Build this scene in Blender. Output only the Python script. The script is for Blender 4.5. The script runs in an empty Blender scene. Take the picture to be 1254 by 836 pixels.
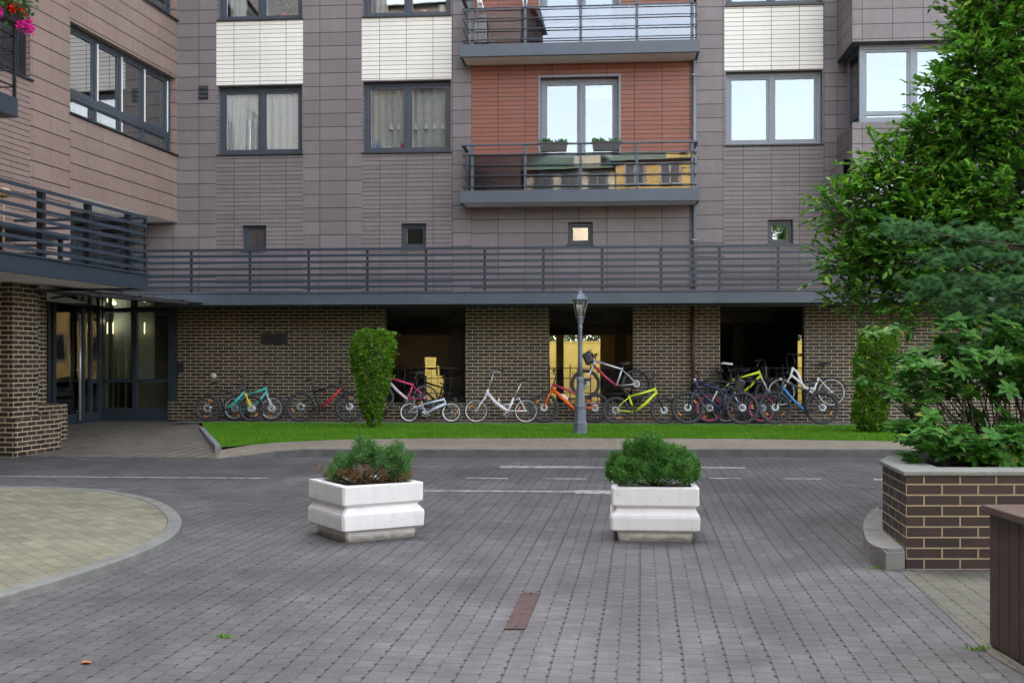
import bpy, bmesh, math, random
import numpy as np
from mathutils import Matrix, Vector
random.seed(7); RNG = np.random.default_rng(11)
SC = bpy.context.scene
COL = SC.collection
PI = math.pi
R = math.radians
# ---------------------------------------------------------------- camera, sky, sun, exposure
EYE, FPX, HZ = 1.5, 1400.0, 442.0          # eye height, focal length and horizon row of the 1254 x 836 photograph
cd = bpy.data.cameras.new('camera'); cam = bpy.data.objects.new('camera', cd); COL.objects.link(cam)
cam.location = (0, 0, EYE); cam.rotation_euler = (R(90), 0, 0)
cd.sensor_width = 36; cd.lens = FPX/1254*36; cd.shift_y = (HZ-418)/1254
cd.clip_start = .05; cd.clip_end = 800
SC.camera = cam
SUN_EL, SUN_AZ = 34.0, -22.0               # the sun stands behind the block: the yard lies in open shade
w = bpy.data.worlds.new('World'); SC.world = w; w.use_nodes = True
nt = w.node_tree; bgn = nt.nodes['Background']
sky = nt.nodes.new('ShaderNodeTexSky'); sky.sky_type = 'NISHITA'; sky.sun_disc = False
sky.sun_elevation = R(SUN_EL); sky.sun_rotation = R(SUN_AZ)
sky.air_density = 1.0; sky.dust_density = 5.0; sky.ozone_density = .6
bw = nt.nodes.new('ShaderNodeRGBToBW'); nt.links.new(sky.outputs[0], bw.inputs[0])                # milky summer sky: part of the blue washed out
wsh = nt.nodes.new('ShaderNodeMix'); wsh.data_type = 'RGBA'; wsh.inputs[0].default_value = .74
nt.links.new(sky.outputs[0], wsh.inputs[6]); nt.links.new(bw.outputs[0], wsh.inputs[7]); nt.links.new(wsh.outputs[2], bgn.inputs[0]); bgn.inputs[1].default_value = .15
sl = bpy.data.lights.new('sun', 'SUN'); so = bpy.data.objects.new('sun', sl); COL.objects.link(so)
sl.energy = 1.2; sl.angle = R(10); sl.color = (1, .94, .85)
sdir = Vector((math.sin(R(SUN_AZ))*math.cos(R(SUN_EL)), math.cos(R(SUN_AZ))*math.cos(R(SUN_EL)), math.sin(R(SUN_EL))))
so.rotation_euler = sdir.to_track_quat('Z', 'Y').to_euler(); so.location = (0, 10, 40)
vs = SC.view_settings; vs.view_transform = 'Standard'; vs.look = 'None'; vs.gamma = 1; vs.use_curve_mapping = False
vs.exposure = 3.6
SC.render.engine = 'CYCLES'
SC.cycles.max_bounces = 8; SC.cycles.transparent_max_bounces = 12; SC.cycles.use_denoising = True
SC.cycles.sample_clamp_indirect = 6

# ---------------------------------------------------------------- where things stand
DF, PHI = 26.1, math.atan(.085)            # facade distance and turn
CF, SF = math.cos(PHI), math.sin(PHI)
FR = Matrix.Translation((0, DF, 0)) @ Matrix.Rotation(-PHI, 4, 'Z')     # facade frame: u right, v into the block, z up
def F(px, py, v=0.):                       # a sight line met with a plane parallel to the facade
    m = (px-627)/FPX
    u = (m*(DF+v*CF)-v*SF)/(CF+m*SF)
    y = DF-u*SF+v*CF
    return u, EYE+(HZ-py)/FPX*y
def fu(px, v=0.): return F(px, HZ, v)[0]
def fz(px, py, v=0.): return F(px, py, v)[1]
def FW(u, v, z): return FR @ Vector((u, v, z))
u217 = fu(217); OW = FW(u217, 0, 0)
WA = math.atan((850-627)/FPX); CW, SW = math.cos(WA), math.sin(WA)
WR = Matrix.Translation(OW) @ Matrix.Rotation(-WA, 4, 'Z')              # wing frame: a out of the wing wall, b along it, z up
def W(px, py, a=0.):
    m = (px-627)/FPX
    b = (OW.x+a*CW-m*(OW.y-a*SW))/(m*CW-SW)
    y = OW.y-a*SW+b*CW
    return b, EYE+(HZ-py)/FPX*y
def wb_(px, a=0.): return W(px, HZ, a)[0]
def G(px, py, z=0.):
    y = (EYE-z)*FPX/(py-HZ)
    return ((px-627)/FPX*y, y)
def A(px, py, y): return Vector(((px-627)/FPX*y, y, EYE+(HZ-py)/FPX*y))

# ---------------------------------------------------------------- mesh helpers
class MB:
    def __init__(s):
        s.bm = bmesh.new(); s.smooth = False
    def face(s, pts, mi=0, smooth=False):
        vs_ = [s.bm.verts.new(p) for p in pts]
        try:
            f = s.bm.faces.new(vs_); f.material_index = mi; f.smooth = smooth
        except ValueError: f = None
        return f
    def box(s, x0, x1, y0, y1, z0, z1, mi=0, bev=0., M=None):
        x0, x1 = min(x0, x1), max(x0, x1); y0, y1 = min(y0, y1), max(y0, y1); z0, z1 = min(z0, z1), max(z0, z1)
        P = [(x0,y0,z0),(x1,y0,z0),(x1,y1,z0),(x0,y1,z0),(x0,y0,z1),(x1,y0,z1),(x1,y1,z1),(x0,y1,z1)]
        if M is not None: P = [M @ Vector(p) for p in P]
        v = [s.bm.verts.new(p) for p in P]
        fs = [s.bm.faces.new([v[i] for i in q]) for q in ((3,2,1,0),(4,5,6,7),(0,1,5,4),(2,3,7,6),(1,2,6,5),(3,0,4,7))]
        for f in fs: f.material_index = mi
        if bev > 0:
            es = list({e for f in fs for e in f.edges})
            bmesh.ops.bevel(s.bm, geom=es, offset=bev, segments=2, affect='EDGES', profile=.6, material=-1)
        return s
    def prism(s, poly, z0, z1, mi=0, bev=0., zs=None):
        n = len(poly)
        ar = sum(poly[i][0]*poly[(i+1)%n][1]-poly[(i+1)%n][0]*poly[i][1] for i in range(n))
        if ar < 0: poly = poly[::-1]
        lo = [s.bm.verts.new((p[0], p[1], z0)) for p in poly]; hi = [s.bm.verts.new((p[0], p[1], z1)) for p in poly]
        fs = [s.bm.faces.new(hi), s.bm.faces.new(lo[::-1])]
        for i in range(n):
            j = (i+1) % n
            fs.append(s.bm.faces.new((lo[i], lo[j], hi[j], hi[i])))
        for f in fs: f.material_index = mi
        if bev > 0: bmesh.ops.bevel(s.bm, geom=list(fs[0].edges), offset=bev, segments=2, affect='EDGES')
        return s
    def tube(s, pts, r, seg=8, mi=0, caps=True, smooth=True):
        pts = [Vector(p) for p in pts]; n = len(pts)
        rs = r if isinstance(r, (list, tuple)) else [r]*n
        rings = []; ref = None
        for i, p in enumerate(pts):
            d = (pts[min(i+1, n-1)]-pts[max(i-1, 0)])
            if d.length < 1e-9: d = Vector((0, 0, 1))
            d.normalize()
            if ref is None: ref = d.orthogonal().normalized()
            ref = (ref-d*ref.dot(d))
            if ref.length < 1e-6: ref = d.orthogonal()
            ref.normalize(); bi = d.cross(ref)
            rings.append([s.bm.verts.new(p+(ref*math.cos(2*PI*k/seg)+bi*math.sin(2*PI*k/seg))*rs[i]) for k in range(seg)])
        for a, b in zip(rings, rings[1:]):
            for k in range(seg):
                f = s.bm.faces.new((a[k], a[(k+1)%seg], b[(k+1)%seg], b[k])); f.smooth = smooth; f.material_index = mi
        if caps and seg > 2:
            for f in (s.bm.faces.new(rings[0][::-1]), s.bm.faces.new(rings[-1])): f.material_index = mi
        return s
    def lathe(s, prof, c=(0,0,0), seg=24, mi=0, smooth=True, rot=0., axis='z'):
        rings = []
        for r, z in prof:
            ring = []
            for k in range(seg):
                t = 2*PI*k/seg+rot
                p = (r*math.cos(t), r*math.sin(t), z)
                if axis == 'y': p = (p[0], -p[2], p[1])
                ring.append(s.bm.verts.new((c[0]+p[0], c[1]+p[1], c[2]+p[2])))
            rings.append(ring)
        for a, b in zip(rings, rings[1:]):
            for k in range(seg):
                f = s.bm.faces.new((a[k], a[(k+1)%seg], b[(k+1)%seg], b[k])); f.smooth = smooth; f.material_index = mi
        for f in (s.bm.faces.new(rings[0][::-1]), s.bm.faces.new(rings[-1])): f.material_index = mi
        return s
    def torus(s, c, Rr, r, seg=36, rs=8, mi=0, sy=1.):      # ring in the local x-z plane
        c = Vector(c); rings = []
        for i in range(seg):
            t = 2*PI*i/seg; d = Vector((math.cos(t), 0, math.sin(t)))
            rings.append([s.bm.verts.new(c+d*(Rr+r*math.cos(2*PI*k/rs))+Vector((0, sy*r*math.sin(2*PI*k/rs), 0))) for k in range(rs)])
        for i in range(seg):
            a, b = rings[i], rings[(i+1) % seg]
            for k in range(rs):
                f = s.bm.faces.new((a[k], b[k], b[(k+1)%rs], a[(k+1)%rs])); f.smooth = True; f.material_index = mi
        return s
    def sheet(s, u0, u1, z0, z1, holes, v=0., depth=.2, mi=0, axis='v', flip=False):
        """a wall face in u-z (axis v) or b-z (axis a) with openings and their reveals"""
        us = sorted({u0, u1, *[min(max(h[i], u0), u1) for h in holes for i in (0, 1)]})
        zs = sorted({z0, z1, *[min(max(h[i], z0), z1) for h in holes for i in (2, 3)]})
        def P(u, v_, z): return (u, v_, z) if axis == 'v' else (-v_, u, z)
        for i in range(len(us)-1):
            for j in range(len(zs)-1):
                cu, cz = (us[i]+us[i+1])/2, (zs[j]+zs[j+1])/2
                if any(h[0] < cu < h[1] and h[2] < cz < h[3] for h in holes): continue
                s.face([P(us[i], v, zs[j]), P(us[i+1], v, zs[j]), P(us[i+1], v, zs[j+1]), P(us[i], v, zs[j+1])], mi)
        for a, b, c, d in holes:
            if depth <= 0: continue
            s.face([P(a, v, c), P(a, v, d), P(a, v+depth, d), P(a, v+depth, c)], mi)
            s.face([P(b, v, d), P(b, v, c), P(b, v+depth, c), P(b, v+depth, d)], mi)
            s.face([P(a, v, d), P(b, v, d), P(b, v+depth, d), P(a, v+depth, d)], mi)
            s.face([P(b, v, c), P(a, v, c), P(a, v+depth, c), P(b, v+depth, c)], mi)
        return s
    def build(s, name, mats, parent=None, M=None, uvoff=(0, 0), weld=False):
        bm = s.bm
        if weld: bmesh.ops.remove_doubles(bm, verts=bm.verts, dist=1e-5)
        bm.normal_update()
        uv = bm.loops.layers.uv.new('uv')
        for f in bm.faces:
            n = f.normal; ax = max(range(3), key=lambda i: abs(n[i]))
            for l in f.loops:
                c = l.vert.co
                l[uv].uv = ((c.y, c.z) if ax == 0 else (c.x, c.z) if ax == 1 else (c.x, c.y))
                l[uv].uv.x -= uvoff[0]; l[uv].uv.y -= uvoff[1]
        me = bpy.data.meshes.new(name); bm.to_mesh(me); bm.free()
        return link(name, me, mats, parent, M)
def link(name, me, mats, parent=None, M=None):
    for m in (mats if isinstance(mats, (list, tuple)) else [mats]): me.materials.append(m)
    o = bpy.data.objects.new(name, me); COL.objects.link(o)
    if parent is not None: o.parent = parent
    if M is not None: o.matrix_local = M
    return o
def np_mesh(name, verts, faces, mats, parent=None, M=None, smooth=False, mi=None):
    me = bpy.data.meshes.new(name); n, k = faces.shape
    me.vertices.add(len(verts)); me.vertices.foreach_set('co', np.ascontiguousarray(verts, dtype=np.float32).ravel())
    me.loops.add(n*k); me.loops.foreach_set('vertex_index', faces.astype(np.int32).ravel())
    me.polygons.add(n); me.polygons.foreach_set('loop_start', np.arange(0, n*k, k, dtype=np.int32))
    me.polygons.foreach_set('loop_total', np.full(n, k, dtype=np.int32))
    if mi is not None: me.polygons.foreach_set('material_index', mi.astype(np.int32))
    me.update(calc_edges=True); me.validate()
    return link(name, me, mats, parent, M)
def tag(o, label=None, cat=None, group=None, kind=None):
    if label: o['label'] = label
    if cat: o['category'] = cat
    if group: o['group'] = group
    if kind: o['kind'] = kind
    return o
def empty(name, M=None, label=None, cat=None, group=None):
    o = bpy.data.objects.new(name, None); COL.objects.link(o); o.empty_display_size = .2
    if M is not None: o.matrix_world = M
    return tag(o, label, cat, group)

# ---------------------------------------------------------------- materials
def srgb(r, g, b):
    f = lambda c: (c/255/12.92) if c/255 <= .04045 else ((c/255+.055)/1.055)**2.4
    return (f(r), f(g), f(b), 1)
def new_mat(name):
    m = bpy.data.materials.new(name); m.use_nodes = True
    n = m.node_tree.nodes; return m, n, m.node_tree.links, n['Principled BSDF']
def nd(n, t, **kw):
    x = n.new(t)
    for k, v in kw.items(): setattr(x, k, v)
    return x
def mathn(n, L, op, a, b=None, c=None):
    x = n.new('ShaderNodeMath'); x.operation = op
    for i, v in enumerate((a, b, c)):
        if v is None: continue
        if isinstance(v, (int, float)): x.inputs[i].default_value = v
        else: L.new(v, x.inputs[i])
    return x.outputs[0]
def mixc(n, L, fac, a, b, blend='MIX'):
    x = n.new('ShaderNodeMix'); x.data_type = 'RGBA'; x.blend_type = blend
    for i, v in ((0, fac), (6, a), (7, b)):
        if isinstance(v, (int, float)): x.inputs[i].default_value = v
        elif isinstance(v, (tuple, list)): x.inputs[i].default_value = v if len(v) == 4 else (*v, 1)
        else: L.new(v, x.inputs[i])
    return x.outputs[2]
def noise(n, L, vec, scale, detail=4, rough=.55):
    x = n.new('ShaderNodeTexNoise'); x.inputs['Scale'].default_value = scale; x.inputs['Detail'].default_value = detail
    x.inputs['Roughness'].default_value = rough
    if vec is not None: L.new(vec, x.inputs['Vector'])
    return x.outputs['Fac']
def ramp(n, L, fac, lo, hi, c0=(0,0,0,1), c1=(1,1,1,1)):
    x = n.new('ShaderNodeValToRGB'); x.color_ramp.elements[0].position = lo; x.color_ramp.elements[1].position = hi
    x.color_ramp.elements[0].color = c0; x.color_ramp.elements[1].color = c1
    L.new(fac, x.inputs[0]); return x.outputs[0]
def bump(n, L, p, h, strength, dist):
    x = n.new('ShaderNodeBump'); x.inputs['Strength'].default_value = strength; x.inputs['Distance'].default_value = dist
    L.new(h, x.inputs['Height']); L.new(x.outputs[0], p.inputs['Normal'])
def flat(name, col, rough=.5, metal=0., var=.12, scale=6., bmp=0.):
    m, n, L, p = new_mat(name)
    g = nd(n, 'ShaderNodeNewGeometry').outputs['Position']
    f = noise(n, L, g, scale, 5)
    c = tuple(col[:3])
    L.new(mixc(n, L, ramp(n, L, f, .3, .7), (*[x*(1-var) for x in c], 1), (*[min(1, x*(1+var)) for x in c], 1)), p.inputs['Base Color'])
    p.inputs['Roughness'].default_value = rough; p.inputs['Metallic'].default_value = metal
    if bmp: bump(n, L, p, noise(n, L, g, scale*12, 4), bmp, .01)
    return m
def bricks(name, c1, c2, cm, bw, rh, mort, off=.5, rough=.6, freq=2, stain=.2, bmp=.6, spec=.5, cv=None):
    m, n, L, p = new_mat(name)
    uv = nd(n, 'ShaderNodeUVMap', uv_map='uv').outputs[0]
    g = nd(n, 'ShaderNodeNewGeometry').outputs['Position']
    b = nd(n, 'ShaderNodeTexBrick', offset=off, offset_frequency=freq)
    L.new(uv, b.inputs['Vector'])
    for k, v in (('Scale', 1), ('Mortar Size', mort), ('Mortar Smooth', .08), ('Bias', 0), ('Brick Width', bw), ('Row Height', rh)): b.inputs[k].default_value = v
    b.inputs['Color1'].default_value = c1; b.inputs['Color2'].default_value = c2; b.inputs['Mortar'].default_value = cm
    if cv:
        s2 = nd(n, 'ShaderNodeSeparateXYZ'); L.new(uv, s2.inputs[0]); fy = mathn(n, L, 'FRACT', mathn(n, L, 'DIVIDE', s2.outputs[1], rh))
        hz = mathn(n, L, 'LESS_THAN', mathn(n, L, 'MINIMUM', fy, mathn(n, L, 'SUBTRACT', 1.0, fy)), mort*1.15/rh)
        L.new(mixc(n, L, hz, cv, cm), b.inputs['Mortar'])
    f = ramp(n, L, noise(n, L, g, .55, 6, .6), .3, .75)
    f2 = ramp(n, L, noise(n, L, g, 9, 4, .6), .25, .8)
    mp = nd(n, 'ShaderNodeMapping'); mp.inputs['Scale'].default_value = (2.2, 2.2, .12); L.new(g, mp.inputs['Vector'])
    f3 = ramp(n, L, noise(n, L, mp.outputs[0], 1.6, 5, .6), .35, .8)
    dark = mathn(n, L, 'MULTIPLY_ADD', f, -stain, 1.0)
    dark = mathn(n, L, 'MULTIPLY', dark, mathn(n, L, 'MULTIPLY_ADD', f2, -stain*.6, 1.0))
    dark = mathn(n, L, 'MULTIPLY', dark, mathn(n, L, 'MULTIPLY_ADD', f3, -stain*.6, 1.0))
    cc = nd(n, 'ShaderNodeCombineColor')
    for i in range(3): L.new(dark, cc.inputs[i])
    L.new(mixc(n, L, 1.0, b.outputs['Color'], cc.outputs[0], 'MULTIPLY'), p.inputs['Base Color'])
    L.new(mathn(n, L, 'MULTIPLY_ADD', f2, .25, rough-.1), p.inputs['Roughness'])
    p.inputs['Specular IOR Level'].default_value = spec
    h = mathn(n, L, 'MULTIPLY_ADD', f2, .15, mathn(n, L, 'SUBTRACT', 1.0, b.outputs['Fac']))
    bump(n, L, p, h, bmp, .008)
    return m
def paver(name, ca, cb, cj, bw, rh, ang, joint=.005, dots=True, stain=.35, moss=0., white=.0, jl=.5):
    """interlocking pavers: columns bw/2 wide along the lane, each rh long, staggered; dark dots where the notched sides meet"""
    m, n, L, p = new_mat(name)
    g = nd(n, 'ShaderNodeNewGeometry').outputs['Position']
    mp = nd(n, 'ShaderNodeMapping'); mp.inputs['Rotation'].default_value = (0, 0, ang); L.new(g, mp.inputs['Vector'])
    wob = nd(n, 'ShaderNodeTexNoise'); wob.inputs['Scale'].default_value = 1.3; wob.inputs['Detail'].default_value = 2; L.new(g, wob.inputs['Vector'])
    va = nd(n, 'ShaderNodeVectorMath', operation='MULTIPLY_ADD')
    L.new(wob.outputs['Color'], va.inputs[0]); va.inputs[1].default_value = (.022, .022, 0); L.new(mp.outputs[0], va.inputs[2])
    sp = nd(n, 'ShaderNodeSeparateXYZ'); L.new(va.outputs[0], sp.inputs[0])
    fy = mathn(n, L, 'FRACT', mathn(n, L, 'DIVIDE', sp.outputs[1], rh))
    tri = mathn(n, L, 'PINGPONG', mathn(n, L, 'DIVIDE', sp.outputs[1], rh/2), 1.0)
    x = mathn(n, L, 'MULTIPLY_ADD', tri, .008 if dots else 0., sp.outputs[0])
    cb_ = nd(n, 'ShaderNodeCombineXYZ'); L.new(sp.outputs[1], cb_.inputs[0]); L.new(x, cb_.inputs[1])
    b = nd(n, 'ShaderNodeTexBrick', offset=.5, offset_frequency=2)
    L.new(cb_.outputs[0], b.inputs['Vector'])
    for k, v in (('Scale', 1), ('Mortar Size', joint), ('Mortar Smooth', .4), ('Bias', 0), ('Brick Width', rh), ('Row Height', bw/2)): b.inputs[k].default_value = v
    b.inputs['Color1'].default_value = ca; b.inputs['Color2'].default_value = cb
    nbig = noise(n, L, g, .28, 6, .62); nmid = noise(n, L, g, 2.3, 5, .65); nfin = noise(n, L, g, 60, 3, .6); n3 = noise(n, L, g, 7, 3, .6)
    b.inputs['Mortar'].default_value = tuple(ca[i]*(1-jl)+cj[i]*jl for i in range(3))+(1,)
    col = b.outputs['Color']; jm = mathn(n, L, 'MULTIPLY', b.outputs['Fac'], .14)
    if dots:
        fx = mathn(n, L, 'FRACT', mathn(n, L, 'DIVIDE', x, bw))
        ex = mathn(n, L, 'MULTIPLY', mathn(n, L, 'MINIMUM', fx, mathn(n, L, 'SUBTRACT', 1.0, fx)), bw)
        em = mathn(n, L, 'MULTIPLY', mathn(n, L, 'ABSOLUTE', mathn(n, L, 'SUBTRACT', fx, .5)), bw)
        dy = mathn(n, L, 'MULTIPLY', mathn(n, L, 'ABSOLUTE', mathn(n, L, 'SUBTRACT', fy, .5)), rh)
        fy3 = mathn(n, L, 'FRACT', mathn(n, L, 'DIVIDE', sp.outputs[1], rh*3))
        big = mathn(n, L, 'MULTIPLY', mathn(n, L, 'LESS_THAN', ex, .0095), mathn(n, L, 'LESS_THAN', dy, rh*.16))
        thin = mathn(n, L, 'MULTIPLY', mathn(n, L, 'LESS_THAN', ex, .004), .4)
        mid = mathn(n, L, 'MULTIPLY', mathn(n, L, 'MULTIPLY', mathn(n, L, 'LESS_THAN', em, .0075), mathn(n, L, 'LESS_THAN', dy, rh*.15)), mathn(n, L, 'GREATER_THAN', fy3, .34))
        jd = mathn(n, L, 'MAXIMUM', mathn(n, L, 'MAXIMUM', big, thin), mathn(n, L, 'MULTIPLY', mid, .8))
        jd = mathn(n, L, 'MULTIPLY', jd, mathn(n, L, 'MULTIPLY', ramp(n, L, noise(n, L, g, .9, 4, .6), .2, .45), ramp(n, L, n3, .2, .42)))
        mossy = mixc(n, L, mathn(n, L, 'MULTIPLY', ramp(n, L, noise(n, L, g, .6, 3), .4, .62), moss), cj, (.03, .042, .016, 1))
        col = mixc(n, L, mathn(n, L, 'MULTIPLY', jd, .9), col, mossy)
        jm = mathn(n, L, 'MAXIMUM', jm, jd)
    k = mathn(n, L, 'MULTIPLY_ADD', ramp(n, L, nbig, .3, .72), stain, 1-stain*.55)
    k = mathn(n, L, 'MULTIPLY', k, mathn(n, L, 'MULTIPLY_ADD', ramp(n, L, nmid, .28, .75), stain*.8, 1-stain*.4))
    k = mathn(n, L, 'MULTIPLY', k, mathn(n, L, 'MULTIPLY_ADD', nfin, .5, .75))
    k = mathn(n, L, 'MULTIPLY', k, mathn(n, L, 'MULTIPLY_ADD', n3, .4, .8))
    cc = nd(n, 'ShaderNodeCombineColor')
    for i in range(3): L.new(k, cc.inputs[i])
    col = mixc(n, L, 1.0, col, cc.outputs[0], 'MULTIPLY')
    if white:
        wf = ramp(n, L, noise(n, L, g, 1.35, 7, .72), .6, .76)
        col = mixc(n, L, mathn(n, L, 'MULTIPLY', wf, white), col, tuple(min(1, c*1.9) for c in cb[:3])+(1,))
    L.new(col, p.inputs['Base Color'])
    L.new(mathn(n, L, 'MULTIPLY_ADD', nmid, .35, .5), p.inputs['Roughness']); p.inputs['Specular IOR Level'].default_value = .35
    bump(n, L, p, mathn(n, L, 'SUBTRACT', mathn(n, L, 'MULTIPLY', nfin, .35), jm), .7, .008)
    return m
def leafmat(name, ca, cb, rough=.45, trans=.25, cc=None, third=.06, spec=.4, ns=1.6, nw=.4):
    m, n, L, p = new_mat(name)
    gi = nd(n, 'ShaderNodeNewGeometry'); rnd = gi.outputs['Random Per Island']
    f = noise(n, L, gi.outputs['Position'], ns, 3)
    t = mathn(n, L, 'MULTIPLY_ADD', rnd, 1-nw, mathn(n, L, 'MULTIPLY', ramp(n, L, f, .32, .68), nw))
    c = mixc(n, L, t, ca, cb)
    if cc: c = mixc(n, L, mathn(n, L, 'GREATER_THAN', mathn(n, L, 'FRACT', mathn(n, L, 'MULTIPLY', rnd, 37.3)), 1-third), c, cc)
    L.new(c, p.inputs['Base Color']); p.inputs['Roughness'].default_value = rough; p.inputs['Specular IOR Level'].default_value = spec
    tr = nd(n, 'ShaderNodeBsdfTranslucent'); L.new(c, tr.inputs[0])
    mx = nd(n, 'ShaderNodeMixShader'); mx.inputs[0].default_value = trans
    L.new(p.outputs[0], mx.inputs[1]); L.new(tr.outputs[0], mx.inputs[2])
    L.new(mx.outputs[0], n['Material Output'].inputs[0])
    return m
def glass(name, base=.3, tint=(.8, .86, .88), rough=0., wav=0., gcol=(1, 1, 1)):
    m, n, L, p = new_mat(name); n.remove(p)
    t = nd(n, 'ShaderNodeBsdfTransparent'); t.inputs[0].default_value = (*tint, 1)
    gl = nd(n, 'ShaderNodeBsdfGlossy'); gl.inputs['Roughness'].default_value = rough; gl.inputs[0].default_value = (*gcol, 1)
    lw = nd(n, 'ShaderNodeLayerWeight'); lw.inputs[0].default_value = .35
    f = mathn(n, L, 'MULTIPLY_ADD', lw.outputs['Fresnel'], 1-base, base)
    if wav:
        g = nd(n, 'ShaderNodeNewGeometry').outputs['Position']
        bp = nd(n, 'ShaderNodeBump'); bp.inputs['Strength'].default_value = 1; bp.inputs['Distance'].default_value = wav
        L.new(noise(n, L, g, 1.1, 1), bp.inputs['Height']); L.new(bp.outputs[0], gl.inputs['Normal'])
    mx = nd(n, 'ShaderNodeMixShader'); L.new(f, mx.inputs[0]); L.new(t.outputs[0], mx.inputs[1]); L.new(gl.outputs[0], mx.inputs[2])
    L.new(mx.outputs[0], n['Material Output'].inputs[0])
    return m
M_ = {}
M_['brown'] = bricks('brown_panel', (.172,.147,.148,1), (.216,.186,.188,1), (.012,.010,.012,1), .62, .312, .0085, 0, .5, stain=.2, bmp=.3, cv=(.06,.05,.053,1))
M_['brown_thin'] = bricks('brown_strip_tile', (.172,.147,.148,1), (.216,.186,.188,1), (.012,.010,.012,1), .62, .1, .0068, 0, .5, stain=.2, bmp=.3, cv=(.06,.05,.053,1))
M_['wing'] = bricks('wing_panel', (.25,.176,.15,1), (.28,.2,.172,1), (.014,.01,.009,1), .62, .312, .011, 0, .45, stain=.12, bmp=.15, cv=(.2,.145,.13,1))
M_['wing_thin'] = bricks('wing_strip_tile', (.25,.176,.15,1), (.28,.2,.172,1), (.014,.01,.009,1), .62, .104, .0075, 0, .45, stain=.12, bmp=.15, cv=(.2,.145,.13,1))
M_['cream'] = bricks('cream_strip_tile', (.76,.735,.66,1), (.8,.78,.71,1), (.05,.045,.042,1), .62, .1, .0055, 0, .45, stain=.1, bmp=.5)
M_['red'] = bricks('red_strip_tile', (.235,.075,.043,1), (.275,.088,.05,1), (.012,.006,.006,1), .62, .1, .0068, 0, .45, stain=.14, bmp=.5)
M_['brick'] = bricks('dark_clinker_brick', (.02,.014,.011,1), (.070,.050,.038,1), (.66,.55,.36,1), .26, .0765, .0064, .5, .55, stain=.25, bmp=.7)
M_['brick_near'] = bricks('dark_clinker_brick_planter', (.024,.013,.013,1), (.042,.023,.022,1), (.45,.36,.21,1), .26, .0765, .0052, .5, .5, stain=.3, bmp=.8)
M_['steel'] = flat('grey_blue_steel', srgb(69, 79, 90), .42, .0, .1, 2.5)
M_['steel_dark'] = flat('dark_blue_steel', srgb(42, 52, 63), .4, .0, .12, 2.5)
M_['frame'] = flat('anthracite_frame', srgb(52, 60, 70), .4, 0, .08, 4)
M_['frame_light'] = flat('grey_frame', srgb(118, 126, 135), .4, 0, .06, 4)
M_['frame_dark'] = flat('dark_frame', srgb(24, 28, 34), .4, 0, .1, 4)
M_['whiteplastic'] = flat('white_plastic', (.75, .75, .74), .4, 0, .04, 4)
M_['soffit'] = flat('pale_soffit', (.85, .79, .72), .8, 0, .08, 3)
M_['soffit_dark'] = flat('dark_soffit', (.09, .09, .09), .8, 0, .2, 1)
M_['glass'] = glass('window_glass', .08, (.78, .84, .86), wav=.0003, gcol=(.9, .96, 1))
M_['glass_clear'] = glass('clear_window_glass', .10, (.93, .95, .95), wav=.0004)
M_['glass_mirror'] = glass('side_window_glass', .30, (.78, .84, .86), wav=.0004)
M_['glass_bal'] = glass('balcony_glass', .10, (.4, .38, .38), wav=.0005, gcol=(.84, .91, 1))
M_['glass_dark'] = glass('entrance_glass', .07, (.72, .78, .76), wav=.0008)
M_['room'] = flat('room_wall', (.2, .19, .17), .9, 0, .15, 1)
M_['curtain'] = flat('white_curtain', (.72, .73, .72), .9, 0, .06, 8)
M_['curtain_grey'] = flat('sheer_curtain', (.5, .52, .5), .9, 0, .1, 8)
M_['concrete'] = flat('pale_concrete', (.2, .195, .18), .85, 0, .22, 3, .4)
M_['kerb'] = flat('kerb_concrete', (.105, .108, .104), .85, 0, .25, 5, .5)
M_['black'] = flat('black_paint', (.015, .015, .016), .45, 0, .2, 8)
M_['yellow'] = flat('yellow_render', (.46, .37, .105), .85, 0, .08, 1.2)
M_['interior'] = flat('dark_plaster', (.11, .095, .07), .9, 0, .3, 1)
M_['asphalt'] = flat('garage_floor', (.2, .195, .18), .9, 0, .3, 2)
# ---------------------------------------------------------------- foliage helpers
def leaf_arrays(P, D, U, Ln, Wd, fold=.18, droop=.12):
    """P base points, D leaf directions, U up vectors, lengths, widths -> verts, quad faces (two halves folded on the midrib)"""
    D = D/np.linalg.norm(D, axis=1, keepdims=True); S = np.cross(D, U); S /= np.linalg.norm(S, axis=1, keepdims=True)+1e-9
    Nn = np.cross(S, D); L = Ln[:, None]; Wd = Wd[:, None]*.5
    b = P; t = P+D*L-Nn*L*droop
    def q(f, wf, sg): return P+D*L*f+S*Wd*wf*sg+Nn*(Wd*fold*2*wf)-Nn*L*droop*f*f
    V = np.stack([b, q(.32,.95,1), q(.7,.8,1), t, q(.7,.8,-1), q(.32,.95,-1)], 1)
    n = len(P); o = np.arange(n)[:, None]*6
    Fc = np.concatenate([o+np.array([[0,1,2,3]]), o+np.array([[0,3,4,5]])], 1).reshape(-1, 4)
    return V.reshape(-1, 3), Fc
def rnd_dirs(n): v = RNG.normal(size=(n, 3)); return v/np.linalg.norm(v, axis=1, keepdims=True)
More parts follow.
